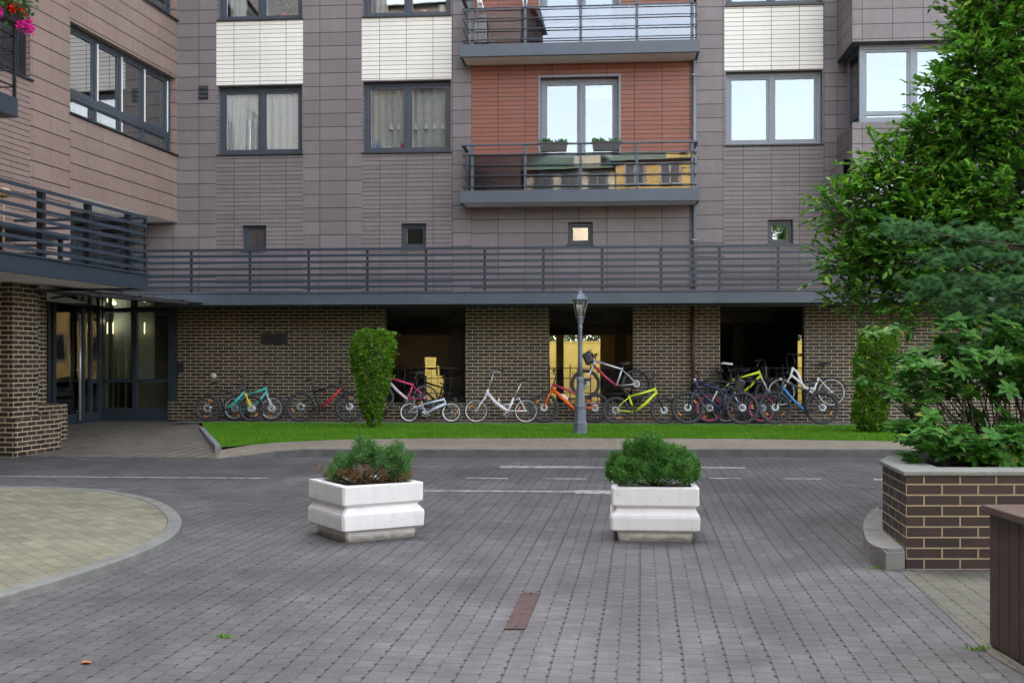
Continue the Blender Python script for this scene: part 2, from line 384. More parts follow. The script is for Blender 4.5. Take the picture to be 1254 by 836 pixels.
# ---------------------------------------------------------------- ground
M_['road'] = paver('grey_paver', (.088,.084,.086,1), (.104,.099,.101,1), (.009,.008,.008,1), .216, .125, R(6.5), .0045, True, .85, .5, .6, .38)
M_['walk'] = paver('beige_paver', (.215,.182,.138,1), (.27,.232,.178,1), (.06,.055,.045,1), .2, .2, R(4.9), .004, False, .3)
M_['entry'] = paver('entrance_paver', (.16,.138,.112,1), (.205,.178,.145,1), (.012,.011,.01,1), .46, .3, R(4), .015, False, .35, jl=1)
M_['island'] = paver('sand_paver', (.165,.158,.108,1), (.225,.21,.145,1), (.06,.055,.04,1), .22, .2, R(-38), .004, False, .5, 0, .4)
M_['mossy'] = paver('mossy_paver', (.09,.085,.066,1), (.112,.106,.082,1), (.02,.025,.01,1), .216, .125, R(6.5), .0045, True, .5, .8, jl=.4)
M_['grassbase'] = flat('lawn_soil', (.035, .085, .01), .95, 0, .35, 3)
mb = MB(); mb.face([(-90,-60,0),(90,-60,0),(90,110,0),(-90,110,0)]); tag(mb.build('road', M_['road']), kind='structure')
ZW = .12
# kerb and walk in front of the lawn; the kerb drops to the road at its left end
front = [(262,562,.004),(300,560.5,.03),(335,559.5,.085),(372,559.5,.12),(440,560,.12),(525,560,.12),(700,560,.12),(900,559.5,.12),(1090,560,.12),(1250,561,.12),(1420,563,.12)]
fp = [(*G(a, b), h) for a, b, h in front]
gras = [(272,547),(340,541.5),(420,538),(525,536.5),(700,536.3),(900,537),(1090,540),(1250,542),(1420,544)]
gp = [G(a, b, ZW) for a, b in gras]
def off(p, d): return (p[0], p[1]+d)
mb = MB()
for p, q in zip(fp, fp[1:]):
    a, b = (p[0], p[1]), (q[0], q[1])
    mb.face([(*a, 0), (*b, 0), (*b, q[2]), (*a, p[2])])
    mb.face([(*a, p[2]), (*b, q[2]), (*off(b, .15), q[2]+.001), (*off(a, .15), p[2]+.001)])
ob = mb.build('kerb', M_['kerb'], weld=True); tag(ob, kind='structure')
bv = ob.modifiers.new('bevel', 'BEVEL'); bv.width = .015; bv.segments = 2; bv.limit_method = 'ANGLE'
mb = MB()
pts = [(*off((p[0], p[1]), .15), p[2]) for p in fp]
back = [(*gp[0], .07), (*G(300, 544.5, ZW), .1), (*gp[1], ZW)]
back = [(*G(262,548,.05), .05), (*gp[0], .075), (*G(306,544,ZW), .115), (*gp[1], ZW), (*gp[2], ZW), (*gp[3], ZW), (*gp[4], ZW), (*gp[5], ZW), (*gp[6], ZW), (*gp[7], ZW), (*gp[8], ZW)]
for i in range(len(pts)-1): mb.face([pts[i], pts[i+1], back[i+1], back[i]])
tag(mb.build('path', M_['walk']), kind='structure')
# entrance paving, rising to the doors
e0 = G(74, 556.5); e1 = G(266, 561)
lft = FW(-13, -.02, 0); rgt = FW(fu(246), -.4, 0)
ek = [G(250, 524, .1), G(272, 547.5, .1)]
mb = MB()
mb.face([(e0[0]-4, e0[1], .004), (e1[0], e1[1], .004), (ek[1][0], ek[1][1], .06), (ek[0][0], ek[0][1], .105), (rgt.x, rgt.y, .105), (OW.x-.2, OW.y+.6, .105), (-14.5, OW.y+1, .105)])
tag(mb.build('entrance_paving', M_['entry']), kind='structure')
# edging stone along the left end of the lawn
d = Vector((ek[1][0]-ek[0][0], ek[1][1]-ek[0][1])).normalized(); nn = Vector((-d.y, d.x))*-.11
mb = MB(); mb.prism([ek[0], ek[1], (ek[1][0]+nn.x, ek[1][1]+nn.y), (ek[0][0]+nn.x, ek[0][1]+nn.y)], 0, .13, bev=.012)
tag(mb.build('edging_kerb', flat('pale_edging', (.22,.22,.235), .8, 0, .15, 5)), kind='structure')
# concrete strip along the wall and lawn
SV = -1.15
mb = MB()
a, b = FW(fu(236), SV, ZW), FW(24, SV, ZW); c, e = FW(24, .05, ZW), FW(fu(225), .05, ZW)
mb.face([(*a.xy, ZW+.002), (*b.xy, ZW+.002), (*c.xy, ZW+.002), (*e.xy, ZW+.002)])
tag(mb.build('wall_strip', M_['concrete']), kind='structure')
lawn = [(x, y) for x, y in gp]
la = [G(262, 524, .12)] + [gp[0]]
lp = [(*p, ZW-.004) for p in lawn] + [(b.x, b.y, ZW-.004), (FW(fu(249,SV),SV,0).x, FW(fu(249,SV),SV,0).y, ZW-.004), (ek[0][0], ek[0][1], ZW-.004)]
mb = MB(); mb.face(lp); tag(mb.build('lawn_ground', M_['grassbase']), kind='structure')
def inside(poly, X, Y):
    ins = np.zeros(len(X), bool); n = len(poly)
    for i in range(n):
        x0, y0 = poly[i][:2]; x1, y1 = poly[(i+1) % n][:2]
        c = ((y0 > Y) != (y1 > Y)) & (X < (x1-x0)*(Y-y0)/((y1-y0)+1e-12)+x0); ins ^= c
    return ins
N = 300000
X = RNG.uniform(-7, 13.5, N); Y = RNG.uniform(18, 27, N); k = inside(lp, X, Y); X, Y = X[k], Y[k]; N = len(X); X = X+RNG.normal(0, .025, N); Y = Y+RNG.normal(0, .03, N)
th = RNG.uniform(0, 2*PI, N); hgt = RNG.uniform(.03, .07, N); lean = RNG.normal(0, .022, (N, 2)); wd = .006
V = np.zeros((N, 3, 3)); V[:, 0] = np.c_[X-wd*np.cos(th), Y-wd*np.sin(th), np.full(N, ZW-.01)]; V[:, 1] = np.c_[X+wd*np.cos(th), Y+wd*np.sin(th), np.full(N, ZW-.01)]
V[:, 2] = np.c_[X+lean[:, 0], Y+lean[:, 1], ZW-.01+hgt]
M_['grass'] = leafmat('grass_blade', (.07,.215,.008,1), (.155,.37,.02,1), .6, .35, (.22,.33,.04,1), .08, .2, 1.1, .5)
tag(np_mesh('lawn_grass', V.reshape(-1, 3), np.arange(N*3).reshape(-1, 3), M_['grass']), 'short bright green grass of the lawn strip below the bicycles', 'grass', kind='stuff')
# raised island of sand-coloured paving at the left with its kerb
isl = [(-60,765),(0,742),(100,711),(170,686),(206,668),(220,655),(222,642),(210,628),(190,618),(160,611),(125,605.5),(60,602),(0,600.5),(-120,599)]
ip = [Vector((*G(a, b), 0)) for a, b in isl]
def smooth(pts, n=3):
    out = []
    for i in range(len(pts)-1):
        p0, p1, p2, p3 = pts[max(i-1,0)], pts[i], pts[i+1], pts[min(i+2, len(pts)-1)]
        for k in range(n):
            t = k/n
            out.append(.5*((2*p1)+(p2-p0)*t+(2*p0-5*p1+4*p2-p3)*t*t+(3*p1-p0-3*p2+p3)*t**3))
    return out+[pts[-1]]
ip = smooth(ip, 3)
inn = []
for i, p in enumerate(ip):
    t = (ip[min(i+1, len(ip)-1)]-ip[max(i-1, 0)]).normalized(); nrm = Vector((-t.y, t.x, 0)); inn.append(p+nrm*.13)
mb = MB()
HK = .062
for i in range(len(ip)-1):
    p, q, pi_, qi = ip[i], ip[i+1], inn[i], inn[i+1]
    mb.face([(p.x,p.y,0),(q.x,q.y,0),(q.x,q.y,HK),(p.x,p.y,HK)]); mb.face([(p.x,p.y,HK),(q.x,q.y,HK),(qi.x,qi.y,HK),(pi_.x,pi_.y,HK)])
    mb.face([(pi_.x,pi_.y,HK),(qi.x,qi.y,HK),(qi.x,qi.y,HK-.03),(pi_.x,pi_.y,HK-.03)])
ob = mb.build('island_kerb', flat('island_kerb_concrete', (.165,.168,.152), .85, 0, .2, 5, .5), weld=True); tag(ob, kind='structure')
bv = ob.modifiers.new('bevel', 'BEVEL'); bv.width = .015; bv.segments = 3; bv.limit_method = 'ANGLE'; bv.angle_limit = R(40)
mb = MB(); mb.face([(p.x, p.y, HK-.008) for p in inn] + [(-9, inn[-1].y, HK-.008), (-9, inn[0].y, HK-.008)]); tag(mb.build('island_paving', M_['island']), kind='structure')
# beige, mossy paving in front of the brick planter
mb = MB(); q = [G(1103, 700), G(1400, 700), (4.2, 4.4), (2.45, 4.4), G(1212, 802)]
mb.face([(*p, .004) for p in q]); tag(mb.build('mossy_paving', M_['mossy']), kind='structure')
# worn white road markings
m, n, L, p = new_mat('worn_road_paint')
g = nd(n, 'ShaderNodeNewGeometry').outputs['Position']
L.new(mixc(n, L, ramp(n, L, noise(n, L, g, 9, 6, .7), .42, .62), (.36,.36,.37,1), (.11,.105,.11,1)), p.inputs['Base Color']); p.inputs['Roughness'].default_value = .7
mb = MB()
for x0, y0, x1, y1, h in ((-60,582.8,328,585.6,1.0),(570,585.4,622,586,1.1),(668,586,718,586.4,1.1),(612,571.6,716,572,2.6),(716,572.4,748,572.6,1.6),(858,572.4,912,573,1.8),(868,585.6,908,585.8,1.0),(958,586,1006,586.4,1.1),(515,601,706,602,1.5),(704,602.2,752,602.8,4.4),(1070,587,1100,587.2,1.8)):
    mb.face([(*G(x0, y0+h/2), .004), (*G(x1, y1+h/2), .004), (*G(x1, y1-h/2), .004), (*G(x0, y0-h/2), .004)])
tag(mb.build('road_marking', m), kind='structure')
# rusty cover plate in the road
c0, c1, c2, c3 = G(617,771), G(643,771), G(662,726), G(640,726)
rust = flat('rusty_steel', (.06,.028,.028), .6, .2, .45, 14, .5)
mb = MB(); mb.prism([c0, c1, c2, c3], .0, .008, bev=.002)
cx = [(a_+b_)/2 for a_, b_ in zip(c0, c2)]
for fx in (.06, .94):
    pa = [c0[i]*(1-fx)+c3[i]*fx for i in (0, 1)]; pb = [c1[i]*(1-fx)+c2[i]*fx for i in (0, 1)]
    mb.lathe([(.008, .006), (.008, .0105), (.004, .012)], ((pa[0]+pb[0])/2, (pa[1]+pb[1])/2, 0), 8)
tag(mb.build('cover_plate', rust), 'narrow rusty steel cover plate let into the grey paving', 'cover plate')

# ---------------------------------------------------------------- the apartment block
BLD = empty('apartment_building', FR, 'brown tiled apartment block with dark brick ground floor and balconies', 'building')
TOP = 24.0
ZT0, ZT1, VT = 2.73, 2.98, -1.5             # terrace slab underside and top, its front plane
u_ = {x: fu(x) for x in (205,217,265,371,443,470,553,570,577,672,775,848,882,887,985,1008,1025)}
# ground floor walls of dark brick, with three openings over a low parapet
mb = MB(); D0 = .34
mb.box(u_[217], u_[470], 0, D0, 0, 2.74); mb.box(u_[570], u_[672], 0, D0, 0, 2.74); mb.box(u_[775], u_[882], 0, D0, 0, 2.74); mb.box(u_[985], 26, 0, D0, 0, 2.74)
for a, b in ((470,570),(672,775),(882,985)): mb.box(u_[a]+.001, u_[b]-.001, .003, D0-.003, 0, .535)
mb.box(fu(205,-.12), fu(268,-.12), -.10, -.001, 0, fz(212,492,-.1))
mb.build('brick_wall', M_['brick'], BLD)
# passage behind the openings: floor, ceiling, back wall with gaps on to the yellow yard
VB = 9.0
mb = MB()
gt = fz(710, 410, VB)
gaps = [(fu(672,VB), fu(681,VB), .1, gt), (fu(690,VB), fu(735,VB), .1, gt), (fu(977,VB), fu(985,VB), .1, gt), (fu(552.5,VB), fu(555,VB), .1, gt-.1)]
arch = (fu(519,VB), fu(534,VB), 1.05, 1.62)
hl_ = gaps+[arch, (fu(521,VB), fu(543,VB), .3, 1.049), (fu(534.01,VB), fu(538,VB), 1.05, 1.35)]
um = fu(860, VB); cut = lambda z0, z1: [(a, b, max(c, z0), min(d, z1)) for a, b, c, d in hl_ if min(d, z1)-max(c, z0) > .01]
mb.sheet(-16, um, 1.25, 2.3, cut(1.25, 2.3), VB, .25, 1); mb.sheet(-16, um, -.05, 1.25, cut(-.05, 1.25), VB, .25, 0); mb.sheet(-16, um, 2.3, 2.74, [], VB, .25, 0); mb.sheet(um, 26, -.05, 2.74, hl_, VB, .25, 0)  # brightness put into the colour: lit upper band yellow, the rest dark
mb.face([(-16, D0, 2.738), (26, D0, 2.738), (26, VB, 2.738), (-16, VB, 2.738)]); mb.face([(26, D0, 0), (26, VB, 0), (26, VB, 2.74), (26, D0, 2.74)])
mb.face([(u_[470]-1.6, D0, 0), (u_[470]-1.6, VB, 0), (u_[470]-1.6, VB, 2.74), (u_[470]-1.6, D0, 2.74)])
mb.build('passage_wall', [M_['interior'], flat('lit_band_yellow_plaster', (.42,.3,.1), .9, 0, .2, 1)], BLD)
mb = MB()
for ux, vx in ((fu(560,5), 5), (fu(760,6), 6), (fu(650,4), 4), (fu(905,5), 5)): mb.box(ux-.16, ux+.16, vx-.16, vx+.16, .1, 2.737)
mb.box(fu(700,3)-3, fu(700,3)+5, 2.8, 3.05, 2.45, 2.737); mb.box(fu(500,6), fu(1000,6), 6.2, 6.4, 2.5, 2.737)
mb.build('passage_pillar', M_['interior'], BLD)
mb = MB(); mb.face([(-16, D0-.05, .122), (26, D0-.05, .122), (26, VB+.2, .122), (-16, VB+.2, .122)]); tag(mb.build('passage_floor', M_['asphalt'], None, FR), kind='structure')
# upper walls
WIN1 = (lambda x: (fz(x, 0)))
def hole(x0, x1, y0, y1):                   # from photo rectangle to opening in the wall
    xm = (x0+x1)/2
    return (fu(x0), fu(x1), fz(xm, y1), fz(xm, y0))
wA1, wB1, wD1 = hole(267,370,105,189), hole(445,552,99,186.5), hole(889,1007,87,177)
FH = 3.13
up = lambda h, dz: (h[0], h[1], h[2]+dz, h[3]+dz)
wA2, wB2, wD2 = up(wA1, FH), up(wB1, FH), up(wD1, FH)
sm = [hole(297,326,276,306), hole(491.5,522,273.5,304), hole(695.5,726,272,299.5), hole(940,971,269,298.5)]
door1 = hole(662,757.5,94.5,233); door1 = (door1[0], door1[1], 5.33, door1[3]); door2 = up(door1, FH+.1)
BR, BT, CR, RD = [], [], [], []
def wall(name, mat, u0, u1, z0, z1, holes=(), uvo=None):
    hs = [h for h in holes if h[0] < u1 and h[1] > u0 and h[2] < z1 and h[3] > z0]
    mb = MB(); mb.sheet(u0, u1, z0, z1, hs, 0, .26)
    return mb.build(name, mat, BLD, uvoff=uvo or (u0, 0))
ZL = ZT1
wall('panel_wall', M_['brown'], -14, u_[265], ZL, TOP, uvo=(u_[265]-.42, .02)); 
wall('panel_wall', M_['brown'], u_[371], u_[443], ZL, TOP, uvo=(u_[371]+.4, .05)); 
wall('panel_wall', M_['brown'], u_[553], u_[577], ZL, TOP, uvo=(u_[553]+.02, .07))
wall('panel_wall', M_['brown'], u_[848], u_[887], ZL, TOP, uvo=(u_[848]+.06, .1)); wall('panel_wall', M_['brown'], u_[1008], u_[1025]+.4, ZL, TOP, uvo=(u_[1008]+.02, .12))
for (x0, x1), w1, w2, s in (((265,371),wA1,wA2,sm[0]), ((443,553),wB1,wB2,sm[1]), ((887,1008),wD1,wD2,sm[3])):
    a, b = u_[x0], u_[x1]; o = (a+.42, 0.01)
    wall('strip_tile_wall', M_['brown_thin'], a, b, ZL, w1[2]-.001, [s], o)
    wall('panel_wall', M_['brown_thin'], a, b, w1[2]-.001, w1[3]+.03, [w1], o)
    wall('cream_panel', M_['cream'], a, b, w1[3]+.03, w2[2]-.001, (), o)
    wall('panel_wall', M_['brown_thin'], a, b, w2[2]-.001, w2[3]+.03, [w2], o)
    wall('cream_panel', M_['cream'], a, b, w2[3]+.03, TOP, (), o)
a, b = u_[577], u_[848]
wall('panel_wall', M_['brown'], a, b, ZL, 5.05, [sm[2]], (a, .05))
wall('red_panel', M_['red'], a, b, 5.05, 8.35, [door1], (a, .03)); wall('red_panel', M_['red'], a, b, 8.35, 12.0, [door2], (a, .03)); wall('red_panel', M_['red'], a, b, 12.0, TOP, (), (a, .03))
# roof and the far side of the block (it keeps the yard in shade)
mb = MB(); mb.box(-30, 40, .6, 12.5, 12.2, TOP); mb.box(-14, 26, .4, 12.5, 11.9, 12.3); mb.face([(-16,12.4,2.76),(26,12.4,2.76),(26,12.4,12),(-16,12.4,12)])
mb.face([(-16,.4,2.76),(26,.4,2.76),(26,12.4,2.76),(-16,12.4,2.76)]); mb.box(-40,-16,.5,12.5,0,TOP); mb.box(26.1,60,.5,12.5,0,TOP)
mb.build('rear_wall', M_['room'], BLD)

def interior(par, u0, u1, z0, z1, v0, depth=2.2, grow=.6, mat=None):
    mb = MB(); a, b, c, d = u0-grow, u1+grow, z0-.5, z1+.3; e = v0+depth
    mb.face([(a,e,c),(b,e,c),(b,e,d),(a,e,d)]); mb.face([(a,v0,c),(a,e,c),(a,e,d),(a,v0,d)]); mb.face([(b,v0,c),(b,v0,d),(b,e,d),(b,e,c)])
    mb.face([(a,v0,c),(b,v0,c),(b,e,c),(a,e,c)]); mb.face([(a,v0,d),(a,e,d),(b,e,d),(b,v0,d)])
    mb.build('room', mat or M_['room'], par)
def window(par, h, splits, v=.17, fw=.09, mat='frame', glassm='glass', sash=.055, sill=True, doorlike=False, tilt=None, axis='v'):
    """one window: outer frame (the part), sashes, panes and sill as sub-parts"""
    a, b, c, d = h
    def P(m): return m
    X = (lambda mb, x0, x1, y0, y1, z0, z1, **k: mb.box(x0, x1, y0, y1, z0, z1, **k)) if axis == 'v' else (lambda mb, x0, x1, y0, y1, z0, z1, **k: mb.box(-y1, -y0, x0, x1, z0, z1, **k))
    mb = MB(); t = .075
    X(mb, a, b, v, v+t, c, c+fw, bev=.006); X(mb, a, b, v, v+t, d-fw, d, bev=.006); X(mb, a, a+fw, v, v+t, c+fw, d-fw, bev=.006); X(mb, b-fw, b, v, v+t, c+fw, d-fw, bev=.006)
    xs = [a+fw]+[a+(b-a)*s for s in splits]+[b-fw]
    for x in xs[1:-1]: X(mb, x-fw*.5, x+fw*.5, v, v+t, c+fw, d-fw, bev=.006)
    part = mb.build('window', M_[mat], par)
    for i in range(len(xs)-1):
        x0 = xs[i]+(fw*.5 if i else 0); x1 = xs[i+1]-(fw*.5 if i < len(xs)-2 else 0)
        z0, z1 = c+fw, d-fw; s = sash
        sb = MB(); vv = v+.018
        for q in ((x0, x1, z0, z0+s), (x0, x1, z1-s, z1), (x0, x0+s, z0+s, z1-s), (x1-s, x1, z0+s, z1-s)): X(sb, q[0], q[1], vv, vv+.07, q[2], q[3], bev=.005)
        sb.build('sash', M_[mat], part)
        g = MB(); e = .004
        X(g, x0+s+.002, x1-s-.002, vv+.03, vv+.042, z0+s+.002, z1-s-.002)
        g.build('pane', M_[glassm], part)
    if sill:
        sb = MB(); X(sb, a-.03, b+.03, -.05, v, c-.03, c+.004, bev=.004); sb.build('sill', M_['frame_dark'], part)
    return part
def curtain(u0, u1, v, z0, z1, label, mat='curtain', amp=.035, per=.11, drape=0.):
    n = int((u1-u0)/.012)+2; mz = 14; V = []; Fc = []
    for j in range(mz):
        z = z0+(z1-z0)*j/(mz-1)
        for i in range(n):
            t = i/(n-1); u = u0+(u1-u0)*t
            pull = drape*(1-j/(mz-1))**1.2*math.sin(t*PI*.9)
            V.append((u-pull, v+amp*math.sin(2*PI*u/per+1.3*math.sin(u*5))*(.55+.45*j/(mz-1)), z))
    for j in range(mz-1):
        for i in range(n-1): Fc.append((j*n+i, j*n+i+1, (j+1)*n+i+1, (j+1)*n+i))
    o = np_mesh('curtain', np.array(V), np.array(Fc), M_[mat], None, FR)
    for p in o.data.polygons: p.use_smooth = True
    sd = o.modifiers.new('thickness', 'SOLIDIFY'); sd.thickness = .003
    return tag(o, label, 'curtain', 'curtains behind the windows')
for h, s in ((wA1,[.5]),(wB1,[.5]),(wD1,[.48])):
    window(BLD, h, s, mat='frame' if h is not wD1 else 'frame_light', glassm='glass_clear' if h is not wD1 else 'glass')
for h, s in ((wA2,[.5]),(wB2,[.5]),(wD2,[.48])): window(BLD, h, s, glassm='glass_clear' if h is not wD2 else 'glass')
for h in (wA1, wB1, wA2, wB2, wD1, wD2): interior(BLD, h[0], h[1], h[2], h[3], .27)
# slim upper band above each first floor window
for h in sm:
    window(BLD, h, [], v=.12, fw=.07, sash=.04, glassm='glass_mirror' if h in sm[2:] else 'glass'); interior(BLD, h[0], h[1], h[2], h[3], .27, 1.2, .15, M_['interior'])
curtain(wA1[0]+.1, (wA1[0]+wA1[1])/2-.02, .30, wA1[2]+.05, wA1[3]-.02, 'white curtain behind the left pane of the leftmost first floor window', drape=.12)
curtain((wA1[0]+wA1[1])/2+.06, wA1[1]-.05, .30, wA1[2]+.05, wA1[3]-.02, 'white gathered curtain behind the right pane of the leftmost first floor window', per=.16)
curtain(wB1[0]+.1, (wB1[0]+wB1[1])/2-.02, .40, wB1[2]+.05, wB1[3]-.02, 'sheer curtain behind the window with the blue ornaments, left pane', 'curtain_grey', per=.14)
curtain((wB1[0]+wB1[1])/2+.02, wB1[1]-.05, .40, wB1[2]+.05, wB1[3]-.02, 'sheer curtain with pale bells behind the window with the blue ornaments, right pane', 'curtain_grey', per=.18)
curtain(wA2[0]+.15, wA2[0]+.55, .45, wA2[2]+.05, wA2[3]-.02, 'patterned pale curtain in the upper left window above the cream tiles', 'curtain_grey')
curtain(wB2[0]+.2, wB2[0]+.5, .45, wB2[2]+.05, wB2[3]-.02, 'pale green curtain in the upper window with the white pots', 'curtain_grey')
# balcony doors
for h in (door1, door2):
    window(BLD, h, [.52], mat='frame_light', sill=False, fw=.085); interior(BLD, h[0], h[1], h[2]+.5, h[3], .27)
    mb = MB(); mb.box(h[0]-.05, h[0], -.02, .02, h[2], h[3]+.05); mb.box(h[1], h[1]+.05, -.02, .02, h[2], h[3]+.05); mb.box(h[0], h[1], -.02, .02, h[3], h[3]+.05)
    mb.build('door_casing', M_['frame_light'], BLD)
h = door1
curtain((h[0]+h[1])/2+.12, h[1]-.12, .4, h[3]-.42, h[3]-.1, 'short pleated cream blind at the top of the balcony door', 'curtain', .02, .05)

# balconies
def balcony(zb, lab):
    V0 = -.78
    u0, u1 = fu(563, V0), fu(857, V0); z0, z1 = zb, zb+.27
    mb = MB(); mb.box(u0, u1, V0, V0+.06, z0, z1, bev=.004); mb.box(u0, u0+.06, V0+.061, 0, z0, z1-.002); mb.box(u1-.06, u1, V0+.061, 0, z0, z1-.002)
    mb.box(u0+.061, u1-.061, V0+.061, -.002, z1-.1, z1-.01)
    sl_ = mb.build('balcony', M_['steel'], BLD)
    mb = MB(); mb.box(u0+.062, u1-.062, V0+.085, -.004, z0+.004, z0+.05); mb.build('soffit', M_['soffit'], sl_)
    mb = MB(); mb.box(u0+.061, u1-.061, V0+.061, V0+.084, z0+.001, z0+.055); mb.build('soffit_rim', M_['steel_dark'], sl_)
    zr = z1+1.0
    for x in (578, 643, 711, 780, 848):
        a = fu(x, V0); mb = MB(); mb.box(a-.03, a+.03, V0+.02, V0+.035, z1-.03, zr, bev=.003); mb.box(a-.03, a+.03, V0+.05, V0+.065, z1-.03, zr, bev=.003); mb.build('post', M_['steel'], sl_)
    for s_ in (u0+.08, u1-.08):
        for vv in (-.08,):
            mb = MB(); mb.box(s_-.008, s_+.008, vv-.05, vv, z1-.03, zr); mb.build('post', M_['steel'], sl_)
    mb = MB()
    mb.box(u0+.03, u1-.03, V0-.005, V0+.075, zr, zr+.035, bev=.006)
    for s_ in (u0+.03, u1-.11): mb.box(s_, s_+.08, V0+.076, 0, zr, zr+.035, bev=.006)
    for k in range(4):
        z = z1+.09+k*.235
        mb.tube([(u0+.07, V0, z), (u1-.07, V0, z)], .013, 8)
        for s_ in (u0+.07, u1-.07): mb.tube([(s_, V0, z), (s_, 0, z)], .011, 8)
    mb.build('railing', M_['steel'], sl_)
    mb = MB(); gv = V0+.1
    gx = [fu(x, gv) for x in (573, 643, 711, 780, 852)]
    for p, q in zip(gx, gx[1:]): mb.box(p+.012, q-.012, gv, gv+.012, z1+.02, z1+.80)
    mb.build('glass_panel', M_['glass_bal'], sl_)
    mb = MB(); mb.box(u0+.1, u1-.1, gv-.008, gv+.022, z1+.80, z1+.83); mb.build('glass_cap', M_['frame_light'], sl_)
    sl_['label'] = lab
    return z1
ZB1 = fz(710, 247, -.78); ZB2 = fz(710, 66.5, -.78)
zf1 = balcony(ZB1, 'lower balcony with two planted window boxes'); zf2 = balcony(ZB2, 'upper balcony cut by the top of the picture')
# downpipe beside the balconies and rusty pipe on the brick pillar below
mb = MB(); pu = fu(850.5, -.06); mb.tube([(pu, -.07, ZT1), (pu, -.07, ZB2+.001)], .045, 12); mb.tube([(pu, -.07, ZB2+.3), (pu, -.07, TOP)], .045, 12)
for z in (4.2, 6.4, 7.9): mb.box(pu-.06, pu+.06, -.12, -.002, z, z+.04)
mb.build('downpipe', M_['frame_light'], BLD)
mb = MB(); pu = fu(849, -.06); mb.tube([(pu, -.07, .8), (pu, -.07, 2.72)], .048, 12)
for z in (1.0, 1.8, 2.45): mb.box(pu-.062, pu+.062, -.13, -.002, z, z+.035)
mb.build('rusty_downpipe', flat('red_brown_pipe', (.07,.032,.03), .6, 0, .35, 8), BLD)

# terrace over the ground floor
uR = 26.0; uL = fu(150, VT)
mb = MB(); mb.box(uL-3, uR, VT, VT+.05, ZT0, ZT1, bev=.004); mb.box(uL-3, uR, VT+.051, -.002, ZT0+.06, ZT1-.01)
mb.box(uL-3, uR, VT-.03, VT+.08, ZT1+.002, ZT1+.03)
ter = mb.build('terrace', M_['steel'], BLD)
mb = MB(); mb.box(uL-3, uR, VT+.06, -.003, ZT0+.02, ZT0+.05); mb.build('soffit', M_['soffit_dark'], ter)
rl = MB(); ys = [303.5, 311, 319, 327, 335, 342.5, 350]
for y in ys:
    z = fz(640, y, VT); rl.box(uL-1.2, uR, VT-.01 if y != ys[0] else VT-.025, VT+.006 if y != ys[0] else VT+.025, z-.03, z+.03, bev=.003)
rl.build('railing', M_['steel_dark'], ter)
px = 234.
while px < 1330:
    a = fu(px, VT); mb = MB(); mb.box(a-.028, a+.028, VT+.007, VT+.03, ZT1-.1, fz(640, ys[0], VT)-.028, bev=.003); mb.build('post', M_['frame_dark'], ter); px += 71.9
# bay at the right, standing forward of the wall
VY = -1.62; uB = u_[1025]; uE = 14.0
def by(px, y): return F(px, y, VY)
zb0, zb1 = by(1100, 149)[1], by(1100, 50)[1]
hb = (uB, uB+3.6, zb0, zb1); hb2 = up(hb, FH)
low = (uB+.16, uB+3.6, 4.95, 5.45)
mb = MB(); mb.sheet(uB, uE, 4.72, TOP, [hb, hb2, low], VY, 0); mb.sheet(low[0], low[1], low[2]-.001, low[3]+.001, [low], VY, .22)
mb.face([(uB,VY,4.72),(uE,VY,4.72),(uE,0,4.72),(uB,0,4.72)])
IN, RV = .2, .27                            # how far the corner glazing sits back from the side and the front
for h in (hb, hb2):
    for z in (h[2], h[3]):
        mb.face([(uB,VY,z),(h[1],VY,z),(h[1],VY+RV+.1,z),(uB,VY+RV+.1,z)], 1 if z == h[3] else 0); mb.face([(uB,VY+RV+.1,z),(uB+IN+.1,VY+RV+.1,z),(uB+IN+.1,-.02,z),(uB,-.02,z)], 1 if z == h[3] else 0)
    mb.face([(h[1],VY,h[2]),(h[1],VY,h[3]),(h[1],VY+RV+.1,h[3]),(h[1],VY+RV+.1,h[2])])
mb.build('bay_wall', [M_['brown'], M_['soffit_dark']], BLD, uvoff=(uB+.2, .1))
mb = MB(); mb.sheet(VY, 0, 4.72, TOP, [(VY, -.02, zb0, zb1), (VY, -.02, zb0+FH, zb1+FH)], 0, 0, axis='a')
for v in mb.bm.verts: v.co.x = -v.co.x+uB
mb.build('bay_side_wall', M_['brown'], BLD, uvoff=(VY, .1))
def vside(px, u):
    m = (px-627)/FPX; return (u*CF-m*(DF-u*SF))/(m*CF-SF)
v_p = vside(1040, uB+IN); v_c = VY+RV
